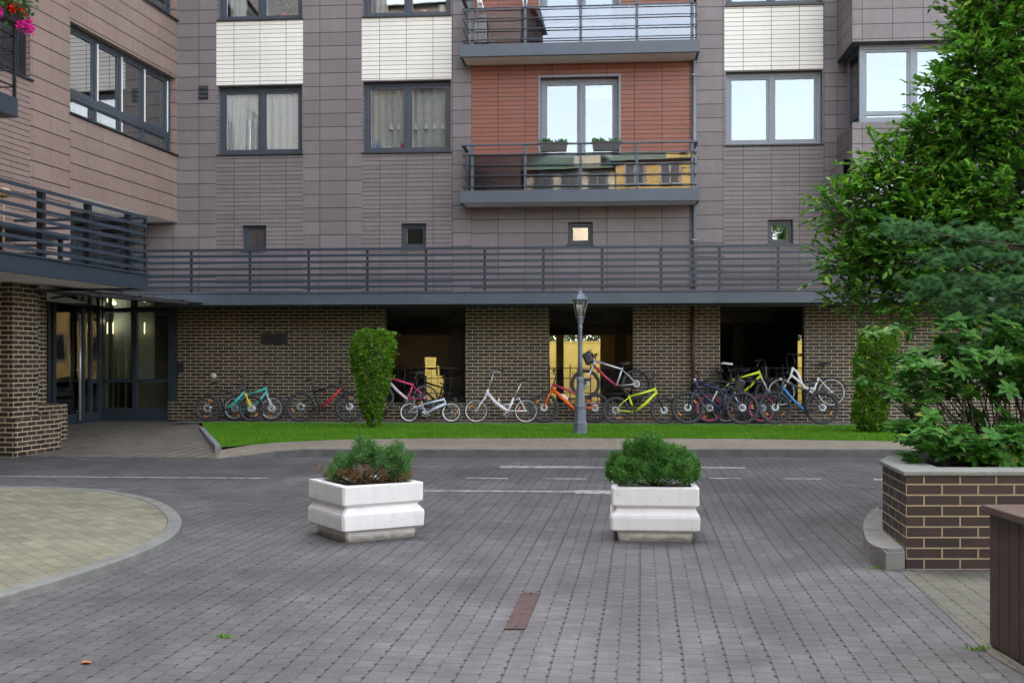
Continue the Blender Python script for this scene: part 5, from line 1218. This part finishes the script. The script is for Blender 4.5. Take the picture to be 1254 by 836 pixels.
# ---------------------------------------------------------------- houses across the yard, behind the camera (mirrored in the panes)
def house(name, x0, x1, yf, zt, ridge, wallm, roofm, lab, wins, gables=(), dep=9):
    root = empty(name, Matrix.Translation(((x0+x1)/2, yf, 0)), lab, 'house'); cx = (x0+x1)/2
    mb = MB(); mb.box(x0-cx, x1-cx, -dep, 0, 0, zt)
    for gx, gw, gz_ in gables: mb.prism([(gx-gw/2-cx, zt), (gx+gw/2-cx, zt), (gx+gw/2-cx, gz_-gw*.25), (gx+gw*.25-cx, gz_), (gx-gw*.25-cx, gz_), (gx-gw/2-cx, gz_-gw*.25)], 0, 1.5) if False else mb.box(gx-gw/2-cx, gx+gw/2-cx, -2, .05, zt-.5, gz_)
    mb.build('wall', wallm, root)
    mb = MB(); a, b = x0-cx-.3, x1-cx+.3
    mb.face([(a,.35,zt),(b,.35,zt),(b,-2.6,ridge),(a,-2.6,ridge)]); mb.face([(a,-2.6,ridge),(b,-2.6,ridge),(b,-dep-.3,zt),(a,-dep-.3,zt)]); mb.face([(a,.35,zt),(a,-2.6,ridge),(a,-dep-.3,zt)]); mb.face([(b,.35,zt),(b,-dep-.3,zt),(b,-2.6,ridge)])
    for gx, gw, gz_ in gables:
        g = gx-cx; mb.face([(g-gw/2-.2,.3,gz_),(g+gw/2+.2,.3,gz_),(g+gw/2,-2.2,gz_+.5),(g-gw/2,-2.2,gz_+.5)]); 
    mb.build('roof', roofm, root)
    for wx, wz, ww, wh_ in wins:
        mb = MB(); q = wx-cx; f = .05 if not any(abs(wx-g[0]) < g[1]/2 and wz > zt-1 for g in gables) else .1
        for a_ in ((q-ww/2, q-ww/2+.1, wz, wz+wh_), (q+ww/2-.1, q+ww/2, wz, wz+wh_), (q-.05, q+.05, wz, wz+wh_), (q-ww/2+.101, q+ww/2-.101, wz, wz+.1), (q-ww/2+.101, q+ww/2-.101, wz+wh_-.1, wz+wh_)): mb.box(a_[0], a_[1], f-.1, f+.06, a_[2], a_[3])
        wo = mb.build('window', M_['frame_dark'] if name == 'dark_house' else M_['soffit_dark'] if name == 'pale_house' else M_['concrete'], root); mb = MB(); mb.box(q-ww/2+.1, q+ww/2-.1, f-.1, f+.01, wz+.1, wz+wh_-.1); mb.build('pane', M_['black'], wo)
ylw = flat('ochre_render', (.34,.22,.07), .85, 0, .06, 1); ylw2 = flat('pale_render', (.33,.28,.2), .85, 0, .06, 1); grn = flat('green_tin_roof', (.07,.1,.07), .6, 0, .15, 1)
grid = lambda xs, zs, w_, h_: [(x, z, w_, h_) for x in xs for z in zs]
house('yellow_house', -.9, 5.0, -15, 12.9, 14.1, ylw, grn, 'ochre house with green roof standing across the yard', grid([.2,2.2,3.9],[1,4.2,7.6,11.5],1.2,1.25)+[(2.9,13.2,.45,.8),(3.6,13.2,.45,.8)], [(3.25,2.6,14.5)])
house('pale_house', -6.2, -1.0, -15.6, 12.6, 14.0, ylw2, grn, 'pale house with green roof beside the ochre house across the yard', grid([-5.2,-3.6,-2.0],[1,4.2,7.6,11.5],1.1,1.0), [(-2.6,1.5,13.6)])
house('dark_house', -17, -6.4, -15, 23, 24, flat('dark_brown_render', (.06,.04,.035), .8, 0, .1, 1), grn, 'tall dark brown block across the yard', grid([-15,-12,-9],[2,5,8,11,14,17,20],1.2,1.6))
house('long_yellow_house', 9.3, 34, -17, 9.5, 11.2, ylw, grn, 'long low ochre house across the yard to the right', grid([11,14,17,20,23,26],[1.5,5],1.4,1.7))
# ---------------------------------------------------------------- bicycles
_pc = {}
def paint(name, col, rough=.3, metal=0.):
    if name not in _pc: _pc[name] = flat(name, col, rough, metal, .08, 12)
    return _pc[name]
RUB = paint('tyre_rubber', (.042,.042,.045), .75); BLK = paint('black_gloss', (.018,.018,.02), .35); ALU = paint('brushed_aluminium', (.55,.56,.58), .32, .7); SIL = paint('silver_paint', (.6,.61,.63), .35, .2)
ORG = paint('orange_reflector', (.8,.25,.03), .3); SADM = paint('black_saddle', (.02,.02,.021), .55); WHT = paint('white_bike_paint', (.75,.74,.74), .3)
def wheel(par, x, z, r, rim_m, tyre_w=.026, disc=True, refl=True, spokes=20, name='wheel', deep=False, tyre_m=None, sp_m=None, rimw=None):
    M = Matrix.Translation((x, 0, z)); rr = r-tyre_w
    mb = MB(); mb.lathe([(.018,-.045),(.026,-.04),(.018,-.02),(.018,.02),(.026,.04),(.018,.045)], (0,0,0), 12, axis='y')
    w_ = mb.build(name, ALU, par, M)
    mb = MB(); mb.torus((0,0,0), rr, tyre_w, 44, 8); mb.build('tyre', tyre_m or RUB, w_)
    mb = MB(); h = rimw or (.020 if deep else .011); mb.torus((0,0,0), rr-tyre_w*.75-h*.3, h, 44, 6); mb.build('rim', rim_m, w_)
    mb = MB(); rs = rr-tyre_w*.75
    for k in range(spokes):
        t = 2*PI*k/spokes+.05; s = 1 if k % 2 else -1; t2 = t+.25*(1 if (k//2) % 2 else -1)
        mb.tube([(.022*math.cos(t2), s*.03, .022*math.sin(t2)), (rs*math.cos(t), 0, rs*math.sin(t))], .0019, 3, caps=False)
    mb.build('spokes', sp_m or ALU, w_)
    if disc:
        mb = MB()
        for y in (-.052, .052): mb.torus((0,y,0), .062, .022, 24, 4, sy=.1)
        mb.build('brake_disc', paint('steel_disc', (.62,.64,.67), .3, .3), w_)
    if refl:
        t = RNG.uniform(0, 6.28); mb = MB()
        for q in ((t, t+PI) if refl == 2 else (t,)): mb.box(-.045, .045, -.014, .014, -.013, .013, M=Matrix.Rotation(-q, 4, 'Y') @ Matrix.Translation((0,0,r*.6)), bev=.003)
        mb.build('reflector', ORG, w_)
    return w_
def saddle(par, x, z, ln=.26, wd=.14, mat=None):
    mb = MB(); prof = [(0,.12,.0),(.03,.5,.012),(.3,1,.02),(.5,.75,.012),(.7,.35,.004),(.95,.25,.0),(1,.1,-.006)]; rings = []
    for f, w_, dz in prof:
        xx = x-ln*.45+f*ln; hw = wd/2*w_
        rings.append([mb.bm.verts.new((xx, hw*math.cos(t), z+dz+(.022 if math.sin(t) > 0 else .03)*math.sin(t))) for t in [k*PI/4 for k in range(8)]])
    for a, b in zip(rings, rings[1:]):
        for k in range(8): f_ = mb.bm.faces.new((a[k], a[(k+1)%8], b[(k+1)%8], b[k])); f_.smooth = True
    mb.bm.faces.new(rings[0][::-1]); mb.bm.faces.new(rings[-1])
    s = mb.build('saddle', mat or SADM, par)
    mb = MB()
    for y in (-.022, .022): mb.tube([(x-.08, y, z-.015), (x+.08, y, z-.02)], .004, 5)
    mb.build('saddle_rail', ALU, s); return s
def bike(xr, xf, v, zb, lab, r, facing, frame, frame2=None, style='mtb', rim=None, fork=None, tyre_w=.034, disc=True, refl=1, deep=False, bar='flat', saddle_z=None, bar_z=None, extras=(), lean=5., tilt=0., sad_m=None, grp='bicycles parked along the brick wall', tyre_m=None, rimw=None, turn=0., sp_m=None, cat='bicycle', post=None):
    """xr, xf: picture columns of the rear and front hubs; v: distance in front of the wall; zb: height of the tyres' underside"""
    ur, uf = fu(xr, v), fu(xf, v); wb = abs(uf-ur); d = 1 if uf > ur else -1
    Mx = FR @ Matrix.Translation((ur, v, zb)) @ Matrix.Rotation(0 if d > 0 else PI, 4, 'Z') @ Matrix.Rotation(R(-lean if d > 0 else lean), 4, 'X') @ Matrix.Rotation(R(-tilt), 4, 'Y')
    root = empty('bicycle', Mx, lab, cat, grp)
    frame2 = frame2 or frame; rim = rim or BLK; fork = fork or BLK
    k = wb/1.08; s = r/.345
    RX, FX = Vector((0,0,r)), Vector((wb,0,r)); BB = Vector((.42*wb/1.08+.0, 0, r-.045*s))
    sz = saddle_z or (r+.60*s); bz = bar_z or (r+.64*s)
    HB = Vector((wb-.16*k, 0, r+.41*s)); HT = Vector((wb-.205*k, 0, r+.55*s)); ST = Vector((.29*k, 0, r+.37*s))
    if style == 'kid': HB = Vector((wb-.13*k, 0, r+.24*s)); HT = Vector((wb-.2*k,0,r+.45*s)); ST = Vector((.30*k,0,r+.36*s))
    if style in ('fold', 'step'): HT = Vector((wb-.25*k, 0, r+.58*s)); HB = Vector((wb-.2*k, 0, r+.40*s)); ST = Vector((.27*k, 0, r+.36*s))
    wheel(root, 0, r, r, rim, tyre_w, disc, refl, deep=deep, name='rear_wheel', tyre_m=tyre_m, rimw=rimw)
    fw_ = wheel(root, wb, r, r, rim, tyre_w, disc, refl, deep=deep, name='front_wheel', tyre_m=tyre_m, rimw=rimw, sp_m=sp_m)
    tr = .0245 if style != 'kid' else .020; y2 = .06
    fm, f2 = MB(), MB()
    ax = (HT-HB).normalized(); fm.tube([HB-ax*.02, HT+ax*.02], tr*1.15, 10)
    if style in ('mtb', 'hard'):
        f2.tube([HB+ax*.03, BB.lerp(HB, .5)+Vector((0,0,-.01)), BB], [tr*1.2, tr*1.3, tr*1.15], 10)
        fm.tube([HT-ax*.02, ST+Vector((.0,0,-.03))], [tr*1.15, tr*.85], 10); fm.tube([BB, ST], tr*.9, 10)
        for y in (-1, 1):
            fm.tube([ST+Vector((0,y*.02,-.05)), RX.lerp(ST, .5)+Vector((0,y*y2*.8,0)), RX+Vector((0,y*y2,.0))], [.011,.010,.010], 8); fm.tube([BB+Vector((0,y*.03,0)), RX.lerp(BB,.4)+Vector((0,y*y2,0)), RX+Vector((0,y*y2,0))], [.013,.011,.010], 8)
    elif style in ('fullsus', 'kid'):
        piv = BB.lerp(ST, .45)
        f2.tube([HB+ax*.03, BB.lerp(HB,.45)+Vector((0,0,.03)), BB], [tr*1.6, tr*1.9, tr*1.3], 10); fm.tube([HT-ax*.02, ST.lerp(HT,.45)+Vector((0,0,-.05)), ST+Vector((0,0,-.12*s))], [tr*1.3,tr*1.2,tr], 10); fm.tube([BB, ST], tr, 10)
        for y in (-1, 1):
            f2.tube([BB+Vector((.02,y*.035,.03)), RX.lerp(BB,.5)+Vector((0,y*y2,.02)), RX+Vector((0,y*y2,0))], [.018,.016,.013], 8); f2.tube([ST+Vector((.05*k,y*.03,-.14*s)), RX.lerp(ST,.45)+Vector((0,y*y2,0)), RX+Vector((0,y*y2,0))], [.013,.012,.011], 8)
        sh = MB(); sh.tube([ST+Vector((.03*k,0,-.16*s)), BB.lerp(HB,.45)+Vector((0,0,.05))], .020, 10); a_ = ST+Vector((.03*k,0,-.16*s)); b_ = BB.lerp(HB,.45)+Vector((0,0,.05))
        for t in range(7): c = a_.lerp(b_, .25+t*.08); sh.tube([c, c+(b_-a_).normalized()*.008], .03, 10)
        sh.build('shock_absorber', BLK, root)
    elif style == 'fold':
        lo = BB+Vector((.02,0,.06)); f2.tube([HB+ax*.10, lo.lerp(HB,.5)+Vector((0,0,.01)), lo, BB+Vector((-.04,0,.03))], [tr*1.5,tr*1.7,tr*1.5,tr], 10); fm.tube([BB+Vector((-.02,0,.0)), ST], tr, 10)
        for y in (-1, 1): fm.tube([BB+Vector((0,y*.03,.03)), RX+Vector((0,y*y2,0))], .012, 8); fm.tube([ST+Vector((0,y*.02,-.06)), ST+Vector((-.12*k,y*.05,.0)), RX+Vector((0,y*y2,0))], .010, 8)
        fm.tube([ST+Vector((0,0,-.12)), lo.lerp(HB,.3)], .012, 8); fm.tube([lo.lerp(HB,.35)+Vector((0,.03,-.02)), lo.lerp(HB,.33)+Vector((0,.03,.17))], .014, 8)
    elif style == 'step':
        m1 = Vector((BB.x+.12*k, 0, BB.z+.13)); fm.tube(smooth([HT-ax*.01, HT.lerp(m1,.35)+Vector((.0,0,.05)), m1+Vector((.08,0,.06)), m1, Vector((BB.x-.08*k,0,BB.z+.12))], 5), tr*1.15, 10)
        f2.tube(smooth([HB+ax*.02, HB.lerp(BB,.4)+Vector((.0,0,.03)), BB.lerp(HB,.25)+Vector((0,0,.02)), BB], 4), tr*1.15, 10); fm.tube([BB, ST], tr, 10)
        for y in (-1, 1): fm.tube([ST+Vector((0,y*.02,-.03)), RX+Vector((0,y*y2,0))], .010, 8); fm.tube([BB+Vector((0,y*.03,0)), RX+Vector((0,y*y2,0))], .012, 8)
    fm.build('frame', frame, root); f2.build('down_tube', frame2, root)
    # fork, stem and bars
    mb = MB(); cr = HB-ax*.03
    th = .017 if style in ('mtb','fullsus','hard','kid') else .012
    for y in (-1, 1): mb.tube([cr+Vector((0,y*.055,0)), cr.lerp(FX,.45)+Vector((.01,y*.058,0)), FX+Vector((-.005,y*.058,0))], [th*.8, th*1.1, th], 8)
    mb.tube([cr+Vector((0,-.06,.0)), cr+Vector((0,.06,.0))], .022, 8); mb.tube([cr, HB+ax*.02], .02, 8); mb.build('fork', fork, root)
    st0 = HT+ax*.02; top = Vector((HT.x+.01+(.0 if bar != 'tall' else -.13), 0, bz))
    mb = MB(); mb.tube([st0, st0+ax*max(.02, (bz-st0.z)*.6), top], [.016,.016,.014], 8)
    hw = .31 if style not in ('kid',) else .26
    if bar in ('flat', 'riser'):
        rz_ = .03; mb.tube([top+Vector((-.05,-hw,rz_)), top+Vector((-.01,-.12,rz_*.7)), top, top+Vector((-.01,.12,rz_*.7)), top+Vector((-.05,hw,rz_))], .012, 8)
        ends = [top+Vector((-.05,y*hw,rz_)) for y in (-1,1)]; ddir = Vector((-.03,1,0))
    else:
        mb.tube(smooth([top+Vector((-.26,-hw*.9,.02)), top+Vector((-.1,-hw*.85,.03)), top+Vector((.03,-.12,.02)), top+Vector((.03,.12,.02)), top+Vector((-.1,hw*.85,.03)), top+Vector((-.26,hw*.9,.02))], 4), .011, 8)
        ends = [top+Vector((-.26,y*hw*.9,.02)) for y in (-1,1)]
    if style != 'fold':
        for y in (-.09, .09): mb.tube(smooth([top+Vector((-.02,y*1.6,.03)), top+Vector((.12,y*.8,.04)), HT+Vector((.10,y*.3,-.06)), cr+Vector((.02,y*.5,.0))], 4), .0038, 4)
    hb_ = mb.build('handlebar', BLK if bar != 'tall' else ALU, root)
    for e, y in zip(ends, (-1, 1)):
        mb = MB()
        if bar in ('flat','riser'): mb.tube([e, e+Vector((.015,-y*.12,0))], .017, 8); mb.tube([e+Vector((.03,-y*.13,0)), e+Vector((.08,-y*.06,-.02))], .006, 5)
        else: mb.tube([e, e+Vector((.13,0,.005))], .017, 8)
        mb.build('grip', BLK, hb_)
    sx = ST.x+(ST.x-BB.x)/(ST.z-BB.z)*(sz-ST.z)
    mb = MB(); mb.tube([ST-(ST-BB).normalized()*.05, Vector((sx,0,sz-.02))], .0145, 8); mb.tube([ST-Vector((0,0,.005)), ST+Vector((0,0,.02))], .021, 8); mb.build('seat_post', post or BLK, root)
    saddle(root, sx-.02, sz, *((.24,.19) if bar in ('tall','city') else (.26,.14)), mat=sad_m)
    # cranks, chain and rear gears
    mb = MB(); rg = .085*min(1,s+.1)
    mb.torus((BB.x,-.05,BB.z), rg, .007, 24, 6); mb.lathe([(.03,-.02),(.03,.02)], (BB.x, -.05, BB.z), 12, axis='y')
    for t in range(5): a_ = t*2*PI/5; mb.tube([(BB.x,-.05,BB.z),(BB.x+rg*math.cos(a_),-.05,BB.z+rg*math.sin(a_))], .006, 4)
    ca = RNG.uniform(0, PI); cl = .165*s
    for y, q in ((-.075,0),(.075,PI)):
        e = (BB.x+cl*math.cos(ca+q), y, BB.z+cl*math.sin(ca+q)); mb.tube([(BB.x,y,BB.z), e], .010, 6)
    mb.tube([(BB.x,-.08,BB.z),(BB.x,.08,BB.z)], .014, 8)
    cs = mb.build('crankset', ALU if disc is False else BLK, root)
    for y, q in ((-.125,0),(.125,PI)):
        e = Vector((BB.x+cl*math.cos(ca+q), y, BB.z+cl*math.sin(ca+q))); m2 = MB(); m2.box(e.x-.045, e.x+.045, e.y-.045, e.y+.045, e.z-.012, e.z+.012, bev=.003); m2.build('pedal', BLK, cs)
    mb = MB(); mb.tube([(BB.x,-.05,BB.z+rg),(0,-.05,r+.045)], .005, 4); mb.tube([(BB.x,-.05,BB.z-rg),(.04,-.05,r-.13*s),(.02,-.05,r-.05)], .005, 4)
    mb.torus((0,-.05,r), .045, .01, 18, 5); mb.tube([(.02,-.055,r-.03),(.05,-.058,r-.12*s)], .012, 6); mb.build('chain', paint('oily_chain', (.08,.08,.08), .4, .6), root)
    for ex in extras:
        if ex == 'rack':
            mb = MB(); z = r*2+.06
            for y in (-.06,.06): mb.tube([(-.28*k,y,z),(.2*k,y,z)], .006, 6); mb.tube([(-.1*k,y,z),(0,y*1.1,r)], .005, 6); mb.tube([(.1*k,y,z),(0,y*1.1,r)], .005, 6)
            for x in (-.28,-.1,.05,.2): mb.tube([(x*k,-.06,z),(x*k,.06,z)], .005, 6)
            mb.build('carrier_rack', BLK, root)
        if ex in ('guards', 'guard_rear'):
            mats = BLK
            for cx_, nm in ((0,'rear_mudguard'),(wb,'front_mudguard')):
                if nm[0] == 'f' and ex == 'guard_rear': continue
                mb = MB(); a0, a1 = (R(10), R(165)) if cx_ == 0 else (R(20), R(150)); n = 16; ring = []
                for i in range(n+1):
                    t = a0+(a1-a0)*i/n; rr = r+.022
                    ring.append([mb.bm.verts.new((cx_+(rr-abs(y)*.25)*math.cos(t), y, r+(rr-abs(y)*.25)*math.sin(t))) for y in (-.03,0,.03)])
                for a_, b_ in zip(ring, ring[1:]):
                    for j in (0,1): mb.bm.faces.new((a_[j], a_[j+1], b_[j+1], b_[j])).smooth = True
                o = mb.build(nm, mats, root); sd = o.modifiers.new('thickness', 'SOLIDIFY'); sd.thickness = .003
        if ex == 'bottle':
            c = BB.lerp(HB,.5)+Vector((-.03,0,.07)); dd = (HB-BB).normalized(); mb = MB(); mb.tube([c-dd*.09, c+dd*.05, c+dd*.07, c+dd*.1], [.034,.036,.02,.018], 10); mb.build('water_bottle', WHT, root)
        if ex == 'basket':
            mb = MB(); c = HT+Vector((.16,0,.05))
            mb.box(-.10, .10, -.14, .14, -.15, .13, bev=.045, M=Matrix.Translation(c) @ Matrix.Rotation(R(24), 4, 'Y')); mb.tube([(c.x-.12,-.1,c.z+.05),(c.x-.06,-.1,c.z+.2),(c.x+.04,-.1,c.z+.13)], .012, 6); mb.tube([(c.x-.14,0,c.z),(c.x-.02,0,c.z+.16),(c.x+.13,0,c.z+.02)], .022, 8); mb.build('front_bag', BLK, root)
        if ex == 'lamp':
            mb = MB(); c = HT+Vector((.06,0,.04)); mb.lathe([(.01,-.03),(.03,-.02),(.035,.02),(.03,.025)], (c.x, 0, c.z), 10, axis='y'); mb.build('head_lamp', SIL, root)
        if ex == 'child_seat':
            c = Vector((sx-.28*k,0,sz-.08)); mb = MB(); mb.box(c.x-.12,c.x+.12,-.13,.13,c.z-.05,c.z,bev=.01); mb.box(c.x-.16,c.x-.11,-.13,.13,c.z,c.z+.32,bev=.015); mb.build('child_seat', BLK, root)
    return root
zg = ZW+.002
teal = paint('teal_paint', (.05,.42,.38), .3); lime = paint('lime_paint', (.55,.70,.03), .3); redp = paint('red_paint', (.45,.02,.03), .3); pink = paint('pink_paint', (.62,.05,.18), .3); orange = paint('orange_paint', (.75,.13,.015), .28)
maroon = paint('maroon_paint', (.36,.04,.09), .3); navy = paint('navy_paint', (.015,.03,.08), .25); blue_ = paint('blue_paint', (.06,.22,.5), .3); silb = paint('silver_blue_paint', (.5,.55,.65), .3, .2); gunm = paint('dark_grey_paint', (.05,.055,.06), .35); yel2 = paint('yellow_fork_paint', (.75,.6,.03), .3); lilac = paint('lilac_white_paint', (.74,.68,.74), .3); pinkrim = paint('pink_rim', (.72,.06,.2), .35)
bike(287, 332, -.38, zg, 'teal framed bicycle with bright spoked front wheel, half behind the yellow forked one', .30, 1, teal, rim=ALU, fork=SIL, saddle_z=.84, bar_z=1.10, refl=1, lean=9, sp_m=WHT, deep=True)
bike(254, 307.5, -.72, zg, 'black and green mountain bike with a yellow fork, first bicycle beside the entrance', .305, 1, gunm, teal, fork=yel2, rim=BLK, saddle_z=.86, bar_z=1.0, refl=2, lean=6)
bike(368, 427.6, -.62, zg, 'black mountain bike with red down tube, front wheel behind the column shrub', .345, 1, BLK, redp, rim=BLK, fork=BLK, saddle_z=.93, bar_z=1.16, tyre_w=.036)
bike(501, 552.5, -.70, zg, 'small silver and blue child bicycle standing between the pink and the folding one', .236, 1, silb, style='kid', rim=WHT, fork=BLK, disc=False, tyre_w=.022, saddle_z=.62, bar_z=.84, refl=1, rimw=.016)
bike(644, 583, -.70, zg, 'white folding bicycle with tall swept handlebar and black saddle', .272, -1, WHT, lilac, style='fold', rim=paint('pale_rim', (.7,.7,.68), .35), fork=WHT, disc=False, tyre_w=.018, saddle_z=.93, bar_z=1.14, bar='tall', refl=1, post=ALU, rimw=.012)
bike(728.5, 666, -.52, zg, 'orange full suspension mountain bike passing behind the street lamp', .335, -1, maroon, orange, style='fullsus', rim=BLK, fork=orange, saddle_z=.95, bar_z=1.16, extras=('bottle',), tyre_w=.038)
bike(754, 813, -.78, zg, 'lime yellow mountain bike with a carrier rack, right of the street lamp', .30, 1, lime, rim=BLK, fork=BLK, saddle_z=.78, bar_z=1.06, extras=('rack',), refl=1)
bike(933.5, 869, -.42, zg, 'black bicycle with bright pink rims, half behind the navy mountain bike', .335, -1, BLK, gunm, rim=pinkrim, fork=SIL, deep=True, saddle_z=.95, bar_z=1.12, refl=1, rimw=.02)
bike(909, 842, -.85, zg, 'navy mountain bike with silver brake discs, foremost of the crowded right group', .36, -1, navy, rim=BLK, fork=navy, saddle_z=.92, bar_z=1.10, refl=2, tyre_w=.037, extras=('lamp',))
bike(925, 868, -.14, zg, 'dark grey bicycle with a child seat, rearmost of the crowded right group', .335, -1, gunm, rim=BLK, fork=BLK, saddle_z=1.02, bar_z=1.17, extras=('child_seat','guards'), refl=0, lean=3)
bike(1007, 949, -.66, zg, 'blue and grey trekking bicycle with mudguards, last one standing on the ground', .365, -1, gunm, blue_, style='hard', rim=BLK, fork=BLK, saddle_z=.93, bar_z=1.08, extras=('guards','lamp'), refl=1)
def zof(px, py, v, r): return fz(px, py, v)-r
RAISED = []
def raised(xr, xf, py, v, lab, r, facing, *a, **k):
    z = zof((xr+xf)/2, py, v, r); o = bike(xr, xf, v, z, lab, r, facing, *a, grp='bicycles raised on wall brackets', **k)
    ur, uf = fu(xr, v), fu(xf, v)
    rt = empty('wall_bracket', FR @ Matrix.Translation(((ur+uf)/2, -.001, z)), 'black steel wall bracket carrying the '+lab.split(',')[0].split(' with')[0].replace(' raised on the wall', ''), 'bracket', 'brackets under the raised bicycles')
    for q in (ur, uf):
        mb = MB(); c = q-(ur+uf)/2
        mb.box(c-.14, c+.14, v-.05, 0, -.022, -.002); mb.box(c-.14, c+.14, v-.05, v-.035, -.002, .03); mb.tube([(c, v+.0, -.022), (c, -.003, -.022-abs(v)*.6)], .008, 5); mb.build('arm', M_['black'], rt)
raised(520, 467, 487, -.20, 'pink and white bicycle, half hidden by the column shrub', .30, -1, pink, paint('pale_pink_paint', (.72,.6,.66), .3), rim=ALU, fork=BLK, disc=False, tyre_w=.02, saddle_z=.88, bar_z=1.02, lean=3)
raised(779, 717, 470, -.22, 'maroon mountain bike with a black front bag, above the lime one', .335, -1, SIL, maroon, rim=BLK, fork=SIL, saddle_z=.80, bar_z=.97, extras=('basket',), tyre_w=.036, lean=3, refl=1)
raised(881, 941, 482, -.20, 'lime bicycle with silver fork and white saddle, above the crowded group', .315, 1, lime, rim=BLK, fork=SIL, saddle_z=.98, bar_z=1.02, sad_m=WHT, lean=3, refl=0, tyre_w=.034)
raised(1018.5, 957, 480, -.24, 'white step through city bicycle, highest at the right end', .315, -1, WHT, style='step', rim=paint('pale_rim', (.7,.7,.68), .35), fork=WHT, disc=False, bar='city', saddle_z=.94, bar_z=1.12, extras=('guard_rear',), tyre_w=.018, lean=3, refl=0, rimw=.013)

bike(556, 505, 3.6, .124, 'dark bicycle inside the left passage, standing out against yellow light', .34, -1, BLK, rim=BLK, fork=BLK, saddle_z=.95, bar_z=1.15, refl=0, lean=0, bar='tall', extras=('rack',), grp='bicycles inside the passage')
bike(950, 889, -.28, zg, 'black city bicycle with silver fork and mudguards, wedged between the pink rimmed and trekking bicycles', .33, -1, BLK, style='step', rim=SIL, fork=SIL, disc=False, bar='city', saddle_z=.98, bar_z=1.15, extras=('guards','rack','lamp'), refl=1, tyre_w=.026, lean=3)
bike(862, 905, -.24, zg, 'grey bicycle facing right at the back of the crowded group, bags on its bars', .31, 1, paint('mid_grey_paint', (.2,.22,.25), .35), rim=BLK, fork=SIL, saddle_z=.92, bar_z=1.14, extras=('basket',), refl=1, lean=3)
